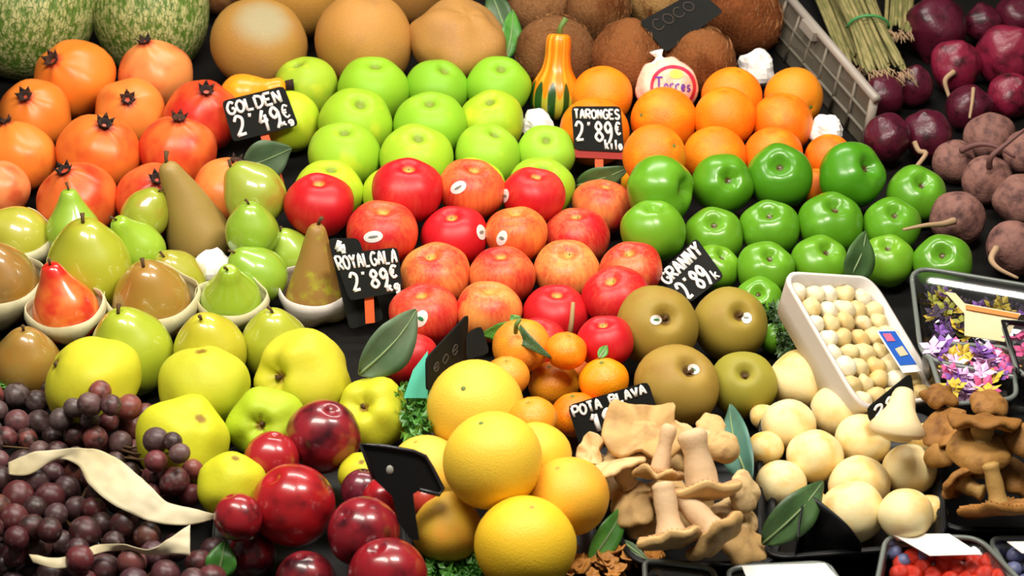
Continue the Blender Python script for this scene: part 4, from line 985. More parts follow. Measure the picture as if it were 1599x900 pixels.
UPG = [(-15, 618), (60, 610), (150, 606), (215, 640), (262, 665), (292, 705), (308, 745), (300, 785), (255, 790), (200, 755), (130, 712), (60, 720), (-15, 745)]
e = bunch('upper bunch of dusty purple-red grapes above the wide paper strip', UPG, 19, 3, ['#74383a', '#6a4244', '#544040', '#80403a', '#5e504e', '#6a4e4c'], .02, .05, spacing=1.30,
      extra=[(140, 632, 19), (206, 668, 20), (272, 752, 23), (240, 745, 19), (270, 690, 15), (95, 655, 18)])
px = [(230, 670), (245, 690), (252, 705)]
child('stalk', mesh('stalk', *tube([at(228, 668, deck(228, 668, .075)), at(240, 685, deck(240, 685, .078)), at(255, 710, deck(255, 710, .075))], .0028, 6), plain('pink_stalk', '#c08a6a', .6)), e)
LOW = [(-15, 745), (70, 742), (125, 730), (170, 770), (235, 810), (240, 850), (150, 865), (40, 870), (-15, 860)]
bunch('lower bunch of large dark grapes under the paper strip', LOW, 22, 5, ['#4c2024', '#5a2628', '#402428', '#66382c', '#4a3234'], .02, .045, spacing=1.25, extra=[(28, 778, 26), (78, 778, 24), (22, 812, 24), (133, 832, 26), (230, 838, 22)])
FR = [(120, 868), (200, 862), (300, 850), (338, 862), (330, 915), (130, 915)]
bunch('front row of grapes below the second paper strip, cut by the bottom edge', FR, 24, 8, ['#6a2c30', '#5c3438', '#7a4440', '#4c2c34'], .02, .04, spacing=1.35, extra=[(163, 890, 26), (206, 878, 23), (312, 880, 22), (258, 898, 24)])
BK = [(-15, 870), (120, 880), (120, 930), (-15, 930)]
bunch('very dark grapes in the bottom left corner', BK, 22, 9, ['#2c181c', '#35202a'], .0, .01, spacing=1.4)

# paper strips: rows of (px, py, height)
def sheet(name, label, a, b, mat, cat, n=60, m=10, wr=.0025, seed=0, th=.0007):
    vs, fs = [], []
    for i in range(n + 1):
        pa, pb = cr(a, i / n), cr(b, i / n)
        for j in range(m + 1):
            t = j / m; x, y, h = [pa[k] * (1 - t) + pb[k] * t for k in range(3)]
            p = P(x, y, h); vs.append(p + (NRM * .6 - FW * .6) * (wr * noise.noise(p * 38 + Vector((seed, 0, 0))) + wr * .8 * noise.noise(p * 95) + .001 * math.sin(math.pi * t)))
    for i in range(n):
        for j in range(m): k = i * (m + 1) + j; fs.append((k, k + 1, k + m + 2, k + m + 1))
    o = empty(name, P(*a[0])); o2 = obj(name, mesh(name, vs, fs, mat), None); bpy.data.objects.remove(o); solid(o2, th); return tag(o2, label, cat)
sheet('paper_strip', 'cream paper strip curling between the upper and lower grape bunches',
      [(12, 722, .06), (60, 706, .075), (130, 700, .085), (175, 712, .085), (215, 742, .085), (240, 765, .085), (262, 785, .075), (300, 795, .07), (346, 806, .065)],
      [(14, 742, .055), (45, 742, .06), (90, 718, .07), (122, 728, .075), (140, 758, .075), (180, 790, .075), (240, 816, .065), (300, 820, .06), (346, 806, .06)], 'cream', 'paper', seed=1)
sheet('paper_strip', 'narrow second cream paper strip below the dark grapes',
      [(45, 866, .06), (85, 872, .06), (120, 866, .06), (150, 852, .065), (190, 850, .07), (232, 858, .07), (262, 842, .075), (297, 820, .075)],
      [(52, 880, .055), (88, 888, .055), (125, 882, .055), (150, 866, .06), (190, 860, .06), (232, 866, .06), (265, 866, .06), (297, 868, .06)], 'cream', 'paper', seed=5)
# ------------------------------------------------------------ cap mushrooms
def mushroom(name, label, cx, cy, rpx, axis, h, stem, mat, stemmat, flat=.35, wave=.18, seed=0, d=None, cat='mushroom', stemr=.3, cup_=0.0, group=None, gills=True):
    """cap facing along axis (image right, up, toward viewer); stem: length in cap radii, sideways bend"""
    D_ = d if d is not None else deck(cx, cy, h); R = rpx * D_ / FPX; e = obj(name, None, None, at(cx, cy, D_))
    rot = Vector((0, 0, 1)).rotation_difference(vec(*axis)); e.matrix_basis = Matrix.LocRotScale(at(cx, cy, D_), rot, Vector((R, R, R)))
    def wob(x, y, z, a):
        rr = math.hypot(x, y); k = 1 + wave * noise.noise(Vector((math.cos(a) * 1.3 + seed * 3.1, math.sin(a) * 1.3, seed))) * 1.6 * rr
        return x * k, y * k, z + wave * 1.6 * rr * rr * noise.noise(Vector((math.cos(a) * 1.6, math.sin(a) * 1.6 + seed * 2.3, 4.0 + seed))) - cup_ * (1 - rr)
    top = [(0, flat)] + [(math.sin(t * math.pi / 2), flat * math.cos(t * math.pi / 2) ** .8) for t in [i / 9 for i in range(1, 10)]] + [(1.0, -.03), (.97, -.08), (.90, -.09)]
    c = obj('cap', mesh('cap', *lathe(top + [(.5, .0 + flat * .25), (0, flat * .3)], 40, wob), mat), e); c.color = (*lin(random.choice(['#d2ae74', '#c8a268', '#dabb86'] if mat == 'oyster' else ['#9c6e38', '#8c602c', '#a87c40'])), random.uniform(.3, .6))
    if gills:
        gl = []
        for k in range(44):
            a = 2 * math.pi * k / 44; p = []
            for rr in (.22, .5, .75, .93):
                x, y, z = wob(rr * math.cos(a), rr * math.sin(a), -.085 + (.93 - rr) * flat * .28, a); p.append((x, y, z))
            t = Vector((-math.sin(a), math.cos(a), 0)) * .012
            vs = []
            for q in p: vs += [Vector(q) - t, Vector(q) + t, Vector(q) - Vector((0, 0, .05))]
            fs = []
            for s in range(3):
                o_ = s * 3; fs += [(o_, o_ + 3, o_ + 5, o_ + 2), (o_ + 1, o_ + 2, o_ + 5, o_ + 4)]
            gl.append((vs, fs))
        g = obj('gills', mesh('gills', *join(gl), stemmat), e); g['kind'] = 'stuff'; g.color = (*lin('#c89868' if mat == 'oyster' else '#a8743c'), .5)
    if stem:
        L, bx, by = stem; pts = [cr([(0, 0, .05 - cup_ * .9), (bx * .25, by * .25, -L * .4 - cup_), (bx * .7, by * .7, -L * .8 - cup_), (bx, by, -L - cup_)], i / 8) for i in range(9)]
        s_ = obj('stalk', mesh('stalk', *tube(pts, [stemr * 1.2 * (1.3, 1.08, .95, .88, .84, .86, .9, .88, .55)[i] * (1 + .08 * math.sin(i * 1.7 + seed)) for i in range(9)], 14), stemmat), e); s_.color = (*lin('#d4b48c' if mat == 'oyster' else '#b08c50'), .35)
    for ob in e.children:
        if ob.name.startswith('cap'): pass
    return tag(e, label, cat, group)
OY = 'pale_mushroom'
O_ = lambda lb, cx, cy, r, ax, h, st, **kw: mushroom(OY, lb, cx, cy, r, ax, h, st, 'oyster', 'oyster', **kw)
O_('big wavy fan mushroom facing up at the top of the pale heap', 1008, 668, 60, (.05, .62, .75), .11, (.9, .1, .0), flat=.2, wave=.34, seed=6, cup_=.45)
O_('flat folded mushroom cap under the big fan one, pointing left', 965, 722, 46, (-.25, .93, .25), .085, (1.0, .2, 0), flat=.2, wave=.3, seed=2)
O_('small cupped mushroom touching the pota blava sign', 922, 706, 30, (-.5, .55, .65), .085, (.8, 0, .2), flat=.1, wave=.4, seed=3, cup_=.35)
O_('upturned mushroom whose thick pinkish stalk points up in the middle of the heap', 1098, 766, 62, (.08, -.93, .1), .10, (1.55, -.2, 0), flat=.28, wave=.15, seed=4, stemr=.34)
O_('upturned mushroom with a narrow stalk left of the thick-stalked one', 1030, 738, 40, (-.1, -.9, .1), .10, (1.9, .25, 0), flat=.3, wave=.25, seed=5, stemr=.3)
O_('slender elongated mushroom standing at the right beside the blue-green leaf', 1127, 700, 28, (.25, .55, .8), .10, (1.0, 0, .3), flat=.9, wave=.08, seed=6)
O_('front left upturned mushroom with a long pale stalk', 1048, 838, 55, (.15, -.88, .2), .085, (1.55, .05, 0), flat=.35, wave=.18, seed=7, stemr=.32)
O_('front right mushroom leaning with its stalk pointing up left', 1118, 834, 50, (.62, -.68, .3), .085, (1.7, .1, 0), flat=.4, wave=.2, seed=8, stemr=.36)
O_('wavy mushroom low on the left side of the heap', 985, 790, 42, (-.3, .6, .5), .05, (.9, 0, .1), flat=.3, wave=.3, seed=9)
O_('mushroom cap lying at the lower right end of the heap', 1160, 850, 42, (.35, .5, .6), .04, (.8, 0, .1), flat=.35, wave=.25, seed=10)
O_('greyish round mushroom cap at the right end of the upturned one', 1160, 770, 32, (.6, .2, .7), .08, (.7, 0, .1), flat=.5, wave=.2, seed=11)
O_('mushroom behind the two stalks in the middle of the heap', 1062, 704, 46, (.2, .6, .6), .06, (.8, 0, .1), flat=.3, wave=.3, seed=12)
O_('shadowed mushroom deep in the middle left of the heap', 1020, 790, 38, (-.2, .5, .7), .03, (.8, 0, .1), flat=.3, wave=.3, seed=13)
O_('shadowed mushroom deep between the two front stalks', 1085, 800, 44, (.1, .6, .6), .02, (.8, 0, .1), flat=.3, wave=.3, seed=14)
O_('small yellowish mushroom behind the slender one, below the russet apple', 1110, 668, 26, (.1, .6, .6), .07, (.8, 0, .1), flat=.4, wave=.2, seed=15)
O_('wavy mushroom filling the left foot of the heap by the front grapefruit', 960, 752, 34, (-.3, .6, .6), .05, (.8, 0, .1), flat=.3, wave=.3, seed=16)
O_('small mushroom between the two narrow stalks', 1046, 772, 30, (.1, .7, .5), .06, (.8, 0, .1), flat=.45, wave=.25, seed=17)
O_('mushroom cap squeezed below the thick stalk on the right', 1150, 806, 36, (.4, .6, .5), .05, (.8, 0, .1), flat=.4, wave=.25, seed=18)
O_('flat mushroom edge behind the thick stalk, upper right', 1078, 680, 36, (.3, .85, .3), .08, (.8, 0, .1), flat=.25, wave=.3, seed=19)
O_('shaded mushroom at the bottom of the heap near the thin dark leaf', 1010, 822, 30, (-.2, .6, .6), .03, (.8, 0, .1), flat=.35, wave=.3, seed=20)
# horn shaped white mushroom
d = D(1347, 690) - .035; w3 = [at(1412, 612, d - .0), at(1408, 635, d - .01), at(1404, 655, d - .02), at(1400, 680, d - .02)]
e = empty('horn_mushroom', at(1400, 680, d)); tag(e, 'horn shaped cream mushroom with its stalk up in front of the small black sign', 'mushroom')
s_ = child('stalk', mesh('stalk', *tube([Vector(cr([tuple(x) for x in w3], i / 8)) for i in range(9)], [.010, .0125, .014, .015, .017, .021, .026, .031, .027], 16), 'mushball'), e); s_.color = (*lin('#f0dcae'), .45)
vs, fs = lathe([(0, .55), (.5, .45), (.85, .2), (1, -.05), (.9, -.25), (.4, -.35), (0, -.38)], 24, lambda x, y, z, a: (x * (1 + .15 * math.sin(3 * a)), y, z)); R = 38 * d / FPX
me = mesh('cap', [tuple(Vector(v) * R) for v in vs], fs, 'mushball'); me.transform(Matrix.Translation(at(1400, 668, d - .01)) @ Vector((0, 0, 1)).rotation_difference(vec(.1, .75, .3)).to_matrix().to_4x4())
c_ = child('cap', me, e); c_.color = (*lin('#f0dcae'), .5)
# brown mushrooms on the right
B_ = lambda lb, cx, cy, r, ax, h, st, **kw: mushroom('brown_mushroom', lb, cx, cy, r, ax, h, st, 'brownmush', 'brownmush', **kw)
B_('domed brown mushroom in the centre of the right heap', 1530, 706, 52, (.0, .85, .5), .09, (.8, .1, 0), flat=.55, wave=.1, seed=21)
B_('long pale mushroom stalk lying across the top of the right heap', 1535, 662, 54, (.05, .95, .05), .12, (.6, 0, 0), flat=.22, wave=.2, seed=22)
B_('small reddish brown mushroom under the flower box', 1545, 632, 30, (.1, .7, .6), .10, (.5, 0, 0), flat=.5, wave=.2, seed=23)
B_('small brown mushroom at the corner of the foam tray', 1466, 620, 26, (-.1, .7, .6), .09, (.5, 0, 0), flat=.5, wave=.3, seed=24)
B_('dark mushroom with a raised rim left of the domed one', 1476, 668, 42, (-.55, .6, .5), .08, (.7, 0, 0), flat=.15, wave=.2, seed=25, cup_=.3)
B_('round brown mushroom cut by the right edge', 1598, 690, 34, (.1, .7, .6), .10, (.6, 0, 0), flat=.7, wave=.1, seed=26)
B_('upturned mushroom with open gills and stalk at the front right', 1560, 790, 62, (.1, -.72, .05), .07, (1.1, -.1, 0), flat=.25, wave=.2, seed=27, stemr=.2)
B_('gilled mushroom lying on its side at the left of the front ones', 1500, 752, 40, (-.5, .5, -.3), .07, (1.0, .3, 0), flat=.35, wave=.25, seed=28)
B_('brown mushroom wedged behind the gilled ones at the right edge', 1590, 745, 36, (.2, .6, .6), .06, (.6, 0, 0), flat=.4, wave=.2, seed=29)
B_('pale brown mushroom right of the white heap', 1468, 712, 26, (-.4, .6, .6), .06, (.6, 0, 0), flat=.5, wave=.2, seed=30)
# ------------------------------------------------------------ black trays and dishes
def dish(label, quad, h0, h1, mat='black', inset=.16, name='black_tray', cat='tray', th=.003, lip=.006):
    """open tray: rim polygon at height h1, smaller base at h0 (metres above the deck)"""
    q = [P(x, y, h1) for x, y in quad]; c = sum(q, Vector()) / 4
    def ringpts(s, h, n=7):
        out = []
        for k in range(4):
            a, b, d = q[k - 1], q[k], q[(k + 1) % 4]
            p1, p2 = b + (a - b) * .18, b + (d - b) * .18
            for i in range(n): t = i / (n - 1); out.append(((p1 * (1 - t) ** 2 + b * 2 * t * (1 - t) + p2 * t * t) - c) * s + c + NRM * h)
        return out
    rows = [ringpts(1.0 + lip * 4, 0), ringpts(1.0, .002), ringpts(1 - inset * .5, (h0 - h1) * .7), ringpts(1 - inset, h0 - h1)]
    n = len(rows[0]); vs = [p for r in rows for p in r]; fs = []
    for i in range(len(rows) - 1):
        for k in range(n): l = (k + 1) % n; fs.append((i * n + k, i * n + l, (i + 1) * n + l, (i + 1) * n + k))
    fs.append(tuple(range((len(rows) - 1) * n, len(rows) * n)))
    o = obj(name, mesh(name, vs, fs, mat), None); solid(o, th)
    rim = child_rim = obj('rim', mesh('rim', *tube(rows[0] + rows[0][:2], .003, 6), 'rim' if mat in ('clear',) else ('foam' if mat == 'foam' else 'black')), o)
    return tag(o, label, cat), q
dish('black plastic tray under the pale fan mushrooms', [(925, 700), (1195, 690), (1215, 882), (985, 880)], .004, .03)
dish('black plastic tray under the white ball mushrooms', [(1190, 640), (1460, 650), (1475, 850), (1188, 872)], .004, .035)
dish('black plastic tray under the brown mushrooms', [(1470, 650), (1680, 650), (1700, 830), (1468, 826)], .004, .03)
dish('black plastic tray under the grapefruits', [(650, 640), (905, 640), (935, 905), (640, 905)], .002, .012)
dish('black plastic tray under the plums', [(345, 700), (620, 700), (640, 935), (330, 935)], .002, .012)
sheet('black_dish', 'black glossy dish wall in front of the ball mushrooms', [(1246, 840, .07), (1250, 805, .08), (1262, 774, .085), (1300, 800, .08), (1328, 826, .07), (1345, 850, .05)],
      [(1240, 885, .012), (1246, 884, .012), (1265, 882, .012), (1300, 882, .012), (1345, 880, .012)], 'black', 'dish', seed=9, wr=.0005, th=.002)
# ------------------------------------------------------------ foam tray of wrapped mushrooms
T4 = [(1220, 423, .15), (1362, 432, .105), (1476, 622, .03), (1346, 640, .07)]; q = [P(*p) for p in T4]
nr = (q[1] - q[0]).cross(q[3] - q[0]).normalized(); nr = nr if nr.z > 0 else -nr; c = sum(q, Vector()) / 4
def rr(s, dn, n=7, cut=.14):
    out = []
    for k in range(4):
        a, b, d = q[k - 1], q[k], q[(k + 1) % 4]; p1, p2 = b + (a - b) * cut, b + (d - b) * cut * 1.3
        for i in range(n): t = i / (n - 1); out.append(((p1 * (1 - t) ** 2 + b * 2 * t * (1 - t) + p2 * t * t) - c) * s + c - nr * dn)
    return out
rows = [rr(1.0, .004), rr(1.0, 0), rr(.95, 0), rr(.9, .02), rr(.86, .026), rr(.0, .026)]
outer = [rr(1.0, .004), rr(.93, .025), rr(.86, .046), rr(0, .046)]
n = 28; vs, fs = [], []
for R_ in (rows, outer):
    b0 = len(vs); vs += [p for r in R_ for p in r]
    for i in range(len(R_) - 1):
        for k in range(n): l = (k + 1) % n; fs.append((b0 + i * n + k, b0 + i * n + l, b0 + (i + 1) * n + l, b0 + (i + 1) * n + k))
ft = obj('foam_tray', mesh('foam_tray', vs, fs, 'foam'), None); tag(ft, 'white foam tray wrapped in film, propped up beside the green apples', 'tray')
fr = rr(.985, -.003); flm = obj('film', mesh('film', fr + [c - nr * .0 + nr * .004], [(k, (k + 1) % n, n) for k in range(n)], 'film'), ft)
def tp(u, v, dn): return bil(q, u, v) - nr * dn
rnd = random.Random(4); MM = [body_mesh('small_mushroom', 'mushball', .8, (-.1, .3), (.3, .4), .1, (.02, 3), .2, 1.8, seed=s, seg=16, rings=10) for s in range(4)]
for iu in range(5):
    for iv in range(8):
        u, v = .15 + iu * .175 + (iv % 2) * .04 + rnd.uniform(-.02, .02), .12 + iv * .11 + rnd.uniform(-.015, .015)
        if u > .9: continue
        R = rnd.uniform(.0105, .0135); p = tp(u, v, .0135); m_ = obj('small_mushroom', MM[(iu + iv) % 4], None)
        ax = (nr + Vector((rnd.uniform(-.6, .6), rnd.uniform(-.6, .6), 0))).normalized()
        m_.matrix_basis = Matrix.LocRotScale(p, Vector((0, 0, 1)).rotation_difference(ax), Vector((R * rnd.uniform(.9, 1.2), R, R))); m_.color = (*lin(rnd.choice(['#e8dcb4', '#e2cf98', '#efe6c8', '#d8c084'])), rnd.uniform(.1, .6))
        tag(m_, 'small pale yellow mushroom under the film of the white foam tray', 'mushroom', 'mushrooms packed in the foam tray')
lab = obj('label', mesh('label', *prism([tp(u, v, -.006) for u, v in ((.62, .47), (.84, .47), (.86, .80), (.64, .80))], nr, .0008), 'white', False), ft); lab['label'] = 'blue and white printed label on the film'
obj('print', mesh('print', *prism([tp(u, v, -.0066) for u, v in ((.635, .48), (.825, .48), (.845, .745), (.65, .745))], nr, .0005), 'blue', False), lab)
obj('print', mesh('print', *prism([tp(u, v, -.0072) for u, v in ((.66, .50), (.75, .50), (.755, .56), (.665, .56))], nr, .0005), plain('pink_print', '#e86a8c', .5), False), lab)
obj('print', mesh('print', *prism([tp(u, v, -.0072) for u, v in ((.70, .62), (.80, .60), (.81, .67), (.71, .68))], nr, .0005), 'cream', False), lab)
# ------------------------------------------------------------ clear boxes
def petals(n, cols, region, hmin, hmax, size, label, group, seed, cat='flower', name='dried_flower'):
    rnd = random.Random(seed)
    protos = {}
    for c_ in cols:
        parts = []
        for k in range(5):
            a = 2 * math.pi * k / 5; dv = Vector((math.cos(a), math.sin(a), .35)); s_ = Vector((-math.sin(a), math.cos(a), 0)) * .33
            parts.append(([Vector((0, 0, 0)), dv * .55 + s_, dv, dv * .55 - s_, dv * .5 + Vector((0, 0, .12))], [(0, 1, 4), (1, 2, 4), (2, 3, 4), (3, 0, 4)]))
        protos[c_] = mesh(name, *join(parts), c_, False)
    k = 0
    while k < n:
        x, y = rnd.uniform(min(p[0] for p in region), max(p[0] for p in region)), rnd.uniform(min(p[1] for p in region), max(p[1] for p in region))
        if not inside((x, y), region): continue
        o = obj(name, protos[cols[k % len(cols)]], None); s_ = size * rnd.uniform(.7, 1.2)
        o.matrix_basis = Matrix.LocRotScale(P(x, y, rnd.uniform(hmin, hmax)), Vector((0, 0, 1)).rotation_difference(Vector((rnd.uniform(-.7, .7), rnd.uniform(-.9, .4), 1)).normalized()), Vector((s_, s_, s_)))
        hue = protos[cols[k % len(cols)]].materials[0].name.split('_')[0]
        tag(o, (hue + ' ' + label) if len(cols) > 1 else label, cat, (hue + ' ' + group) if len(cols) > 1 else group); k += 1
dish('open clear plastic box of dried flowers with a cream label', [(1424, 418), (1650, 456), (1650, 600), (1442, 560)], .03, .085, 'clear', .14, 'clear_box', 'box', .0012)
petals(34, ['petal_olive', 'petal_dark', 'petal_yellow', 'petal_dark', 'petal_purple'], [(1450, 445), (1478, 442), (1508, 500), (1508, 530), (1460, 530)], .04, .062, .013, 'small dried flower at the left end of the open clear box', 'dried flowers in the open clear box', 1)
petals(26, ['petal_dark', 'petal_purple', 'petal_yellow'], [(1490, 470), (1610, 480), (1610, 500), (1590, 560), (1500, 545)], .035, .05, .013, 'dried flower around the cream label in the open clear box', 'dried flowers around the label', 2)
lq = [P(*p) for p in ((1476, 455, .075), (1600, 490, .08), (1584, 532, .065), (1508, 528, .065))]
lab = obj('label_card', mesh('label_card', *prism([P(*p) for p in ((1506, 474, .075), (1594, 490, .078), (1570, 534, .066), (1506, 524, .066))], NRM, .0008), 'cream', False), None); tag(lab, 'cream label card with an orange band inside the clear box', 'card')
obj('printed_band', mesh('printed_band', *prism([P(*p) for p in ((1508, 476, .0762), (1592, 491, .0792), (1589, 497, .078), (1508, 483, .0748))], NRM, .0005), plain('orange_band', '#c87828', .5), False), lab)
obj('card_flap', mesh('card_flap', *prism([P(*p) for p in ((1476, 456, .070), (1492, 458, .075), (1508, 476, .075), (1506, 490, .071))], NRM, .0008), 'cream', False), lab)
dish('low clear plastic box of pink and lilac flowers', [(1446, 535), (1580, 545), (1586, 622), (1478, 632)], .06, .085, 'clear', .1, 'clear_box', 'box', .001)
petals(60, ['petal_pink', 'petal_lilac', 'petal_purple', 'petal_lilac', 'petal_yellow', 'petal_lilac'], [(1455, 540), (1572, 548), (1575, 612), (1490, 622)], .072, .088, .016, 'flower in the low clear box below the open one', 'flowers in the low clear box', 3)
dish('clear box with a black rim at the right edge', [(1566, 503), (1700, 515), (1700, 600), (1592, 585)], .06, .10, 'clear', .1, 'clear_box', 'box', .001)
obj('black_rim', mesh('black_rim', *tube([P(*p) for p in ((1592, 585, .1), (1566, 503, .102), (1700, 515, .102))], .0032, 6), 'black'), bpy.data.objects['clear_box.002'])
petals(10, ['petal_pink'], [(1582, 520), (1640, 525), (1640, 570), (1600, 565)], .075, .09, .02, 'coral pink flower in the clear box with a black rim', 'pink flowers in the black rimmed box', 5)
# berry clamshells at the bottom
dish('clear punnet of red berries at the bottom right', [(1386, 838), (1528, 842), (1612, 930), (1366, 940)], .004, .05, 'clear', .12, 'clear_punnet', 'punnet', .001)
q5 = [P(*p) for p in ((1392, 834, .056), (1482, 834, .058), (1532, 866, .058), (1452, 868, .058))]
lc = obj('label_card', mesh('label_card', *prism(q5, NRM, .0008), 'white', False), None); tag(lc, 'white blank label on the red berry punnet', 'card')
BR = mesh('raspberry', *lathe([(0 if i in (0, 8) else math.sin(math.pi * i / 8), 1.1 * math.cos(math.pi * i / 8)) for i in range(9)], 14, lambda x, y, z, a: (x * (1 + .12 * math.sin(7 * a)), y * (1 + .12 * math.sin(7 * a)), z * (1 + .1 * math.sin(9 * z)))), 'berry')
BB = mesh('blueberry', *lathe([(0 if i in (0, 8) else math.sin(math.pi * i / 8), .9 * math.cos(math.pi * i / 8) - (.15 if i == 0 else 0)) for i in range(9)], 12), 'blueberry')
def berries(name, me, region, sp, R, h, label, group, seed, cat):
    rnd = random.Random(seed); pts = []
    for _ in range(3000):
        x, y = rnd.uniform(min(p[0] for p in region), max(p[0] for p in region)), rnd.uniform(min(p[1] for p in region), max(p[1] for p in region))
        if inside((x, y), region) and all(math.hypot(x - a, (y - b) * 1.4) > sp for a, b in pts): pts.append((x, y))
    for x, y in pts:
        o = obj(name, me, None); o.matrix_basis = Matrix.LocRotScale(P(x, y, h + rnd.uniform(-.004, .004)), Vector((0, 0, 1)).rotation_difference(Vector((rnd.uniform(-1, 1), rnd.uniform(-1, 1), rnd.uniform(.2, 1))).normalized()), Vector((R, R, R)))
        tag(o, label, cat, group)
berries('raspberry', BR, [(1432, 868), (1540, 864), (1590, 925), (1400, 925), (1405, 885)], 20, .0105, .03, 'red berry in the clear punnet with the white label', 'red berries in the punnet', 1, 'berry')
berries('blueberry', BB, [(1392, 845), (1430, 845), (1445, 870), (1400, 880)], 17, .008, .034, 'blueberry showing at the left end of the berry punnet', 'blueberries in the red berry punnet', 2, 'berry')
dish('clear punnet of blueberries in the bottom right corner', [(1545, 842), (1660, 842), (1700, 930), (1600, 935)], .004, .045, 'clear', .1, 'clear_punnet', 'punnet', .001)
berries('blueberry', BB, [(1552, 850), (1640, 850), (1680, 925), (1600, 925)], 20, .0095, .03, 'blueberry in the corner punnet at the bottom right', 'blueberries in the corner punnet', 3, 'berry')
tag(obj('label_card', mesh('label_card', *prism([P(*p) for p in ((1572, 846, .052), (1620, 846, .052), (1640, 870, .052), (1596, 864, .052))], NRM, .0008), 'white', False), None), 'white label on the corner blueberry punnet', 'card')
dish('clear box with a white label at the bottom centre right', [(1140, 888), (1290, 880), (1330, 940), (1140, 945)], .004, .04, 'clear', .1, 'clear_box', 'box', .001)
tag(obj('label_card', mesh('label_card', *prism([P(*p) for p in ((1158, 884, .045), (1288, 880, .045), (1310, 905, .045), (1170, 912, .045))], NRM, .0008), 'white', False), None), 'white label on the bottom box below the mushroom tray', 'card')
dish('clear dented pack at the bottom, left of the white label', [(1008, 876), (1110, 888), (1130, 935), (1010, 935)], .004, .04, 'clear', .1, 'clear_box', 'box', .001)
# chanterelle bits at the bottom
rnd = random.Random(12)
for k in range(26):
    x, y = rnd.uniform(885, 1035), rnd.uniform(878, 915); b0 = P(x, y, .012); ax = Vector((rnd.uniform(-.6, .6), rnd.uniform(-.7, .2), 1)).normalized(); R = rnd.uniform(.007, .011)
    vs, fs = lathe([(.25, -1.6), (.28, -.6), (.45, 0), (1.0, .5), (.92, .55), (.3, .25), (0, .15)], 14, lambda x_, y_, z_, a: (x_ * (1 + .25 * math.sin(3 * a + k)), y_ * (1 + .2 * math.sin(4 * a)), z_ + .15 * math.sin(5 * a + k) * math.hypot(x_, y_)))
    o = obj('chanterelle', mesh('chanterelle', vs, fs, 'chanterelle'), None); o.matrix_basis = Matrix.LocRotScale(b0 + NRM * R * 1.3, Vector((0, 0, 1)).rotation_difference(ax), Vector((R, R, R)))
    tag(o, 'small orange-brown chanterelle at the bottom edge right of the front grapefruit', 'mushroom', 'chanterelles at the bottom edge')
# parsley
def herb(label, region, hmin, hmax, n, size, seed, mat='leafbright'):
    rnd = random.Random(seed); parts = []; k = 0
    while k < n:
        x, y = rnd.uniform(min(p[0] for p in region), max(p[0] for p in region)), rnd.uniform(min(p[1] for p in region), max(p[1] for p in region))
        if not inside((x, y), region): continue
        p = P(x, y, rnd.uniform(hmin, hmax)); u = Vector((rnd.uniform(-1, 1), rnd.uniform(-1, 1), rnd.uniform(-.3, 1))).normalized(); v = u.orthogonal().normalized(); w_ = u.cross(v); s_ = size * rnd.uniform(.6, 1.2)
        parts.append(([p, p + (v + w_ * .5) * s_ * .6, p + v * s_ * 1.2 + u * s_ * .3, p + (v - w_ * .5) * s_ * .6, p + w_ * s_ * .9 + v * s_ * .5 - u * .2 * s_, p - w_ * s_ * .9 + v * s_ * .5], [(0, 1, 2, 3), (0, 4, 1), (0, 3, 5)])); k += 1
    o = obj('parsley', mesh('parsley', *join(parts), mat, False), None); tag(o, label, 'herb', kind='stuff'); return o
herb('curly parsley between the creased quince and the top grapefruit', [(620, 605), (668, 590), (680, 668), (640, 690), (628, 650)], .03, .075, 420, .008, 1)
herb('parsley along the bottom edge between plums and grapefruits', [(650, 862), (745, 850), (770, 905), (655, 915)], .008, .03, 500, .008, 2)
herb('green foliage at the left edge between pomegranates and pears', [(0, 565), (16, 560), (14, 610), (0, 615)], .02, .04, 80, .008, 3)
herb('greenery scraps between the green apples and the foam tray', [(1175, 440), (1215, 480), (1250, 560), (1222, 560), (1205, 500)], .02, .05, 260, .008, 4, 'leaf')

# ------------------------------------------------------------ crate wall at the top right
B1, B2, T2, T1 = P(1196, 62, .002), P(1350, 232, .002), P(1366, 152, .085), P(1226, -12, .085)
cr_ = empty('plastic_crate', B2); tag(cr_, 'grey lattice side of a plastic crate right of the oranges and coconuts', 'crate')
side_n = (B2 - B1).cross(T1 - B1).normalized()
def W(u, v, off=0): return B1 * (1 - u) * (1 - v) + B2 * u * (1 - v) + T2 * u * v + T1 * (1 - u) * v + side_n * off
B0_, T0_ = None, None
child('side_panel', mesh('side_panel', *prism([W(-.3, 0), W(1, 0), W(1, .96), W(-.3, .96)], side_n, .002), 'crate', False), cr_)
child('top_rail', mesh('top_rail', *tube([W(-.35, 1), W(1.02, 1)], .0065, 8), 'rail'), cr_)
sg = 1 if side_n.dot(CAM - B1) > 0 else -1
for k in range(9): child('rib', mesh('rib', *tube([W(-.25 + k * .155, .02, .003 * sg), W(-.25 + k * .155, .95, .003 * sg)], .0026, 6), 'cratebar'), cr_)
for v_ in (.3, .62): child('cross_bar', mesh('cross_bar', *tube([W(-.3, v_, .003 * sg), W(1, v_, .003 * sg)], .0026, 6), 'crate'), cr_)
child('corner_post', mesh('corner_post', *tube([W(1, 0), W(1, 1)], .006, 8), 'rail'), cr_)
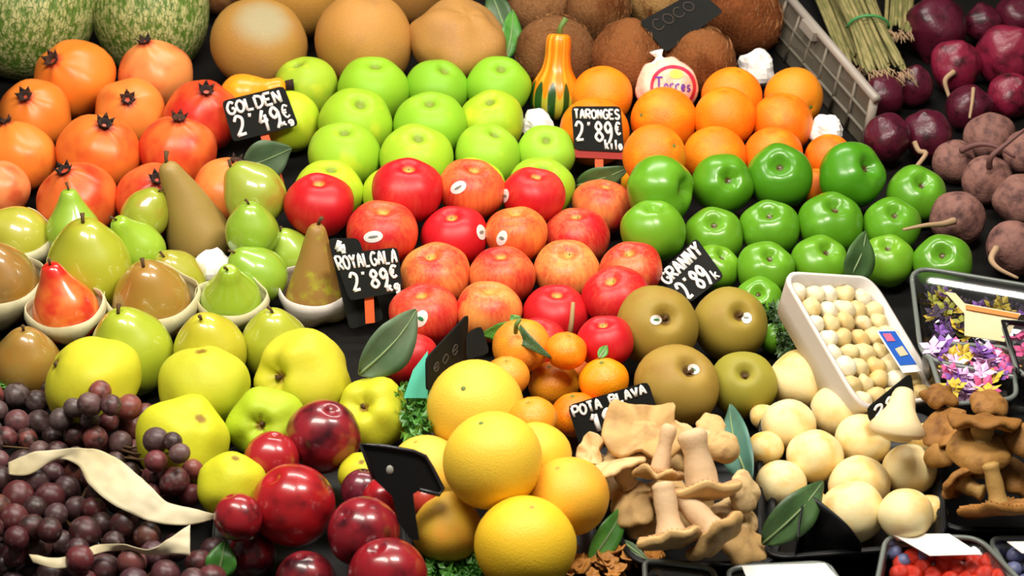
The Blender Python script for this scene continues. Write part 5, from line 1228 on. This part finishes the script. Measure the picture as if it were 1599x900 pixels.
child('rail_tab', mesh('rail_tab', *prism([W(.28, 1.02), W(.42, 1.02), W(.42, .86), W(.28, .86)], side_n, -.012 * sg), 'rail', False), cr_)

# ------------------------------------------------------------ pale stalk bundles
def bundle(label, a, b, wa, wb, n, seed, band=None):
    rnd = random.Random(seed); e = empty('stalk_bundle', P(*b)); tag(e, label, 'vegetable bundle')
    A_, B_2 = P(*a), P(*b); d = (B_2 - A_); side = RT; up = (NRM - FW * .3).normalized(); sca = 3.3 / FPX
    for k in range(n):
        t = rnd.uniform(-1, 1); z = rnd.uniform(0, 1) * math.sqrt(1 - t * t)
        p0 = A_ + side * t * wa * sca + up * z * wa * sca * .7; p1 = A_ + d * .5 + side * t * wa * .8 * sca + up * z * wa * sca * .6
        p2 = B_2 + side * (t * wb * sca + rnd.uniform(-.004, .004)) + up * z * wb * sca * .5 - d * rnd.uniform(0, .12)
        pts = [cr([tuple(p0), tuple(p1), tuple(p2)], i / 8) for i in range(9)]
        child('stalk', mesh('stalk', *tube(pts, [.0032] * 7 + [.0036, .0015], 6), 'stalk'), e)
    if band:
        m_ = A_ + d * band; pts = [m_ + side * math.cos(x) * wa * sca * 1.0 + up * (math.sin(x) * wa * sca * .75 + .002) for x in [i * math.pi / 9 for i in range(10)]]
        child('elastic_band', mesh('elastic_band', *tube(pts, .0022, 6), 'band'), e)
    rt = []
    for k in range(40):
        p = B_2 + side * rnd.uniform(-1, 1) * wb * sca + up * rnd.uniform(0, .5) * wb * sca; q_ = p + d.normalized() * rnd.uniform(.01, .025) + side * rnd.uniform(-.006, .014) - up * .004
        rt.append(tube([p, (p + q_) / 2 + up * .002, q_], [.0012, .001, .0005], 4))
    r_ = child('roots', mesh('roots', *join(rt), 'root'), e); r_['kind'] = 'stuff'
bundle('pale green-yellow stalk bundle with a green elastic, beside the crate rail', (1318, -40, .06), (1388, 120, .05), 34, 34, 34, 1, .55)
bundle('second pale stalk bundle touching the large dark beet', (1408, -60, .05), (1402, 55, .05), 28, 22, 22, 2)
bundle('dull green stalk bundle in the shade behind the crate rail', (1265, -60, .02), (1335, 110, .02), 26, 20, 20, 3)
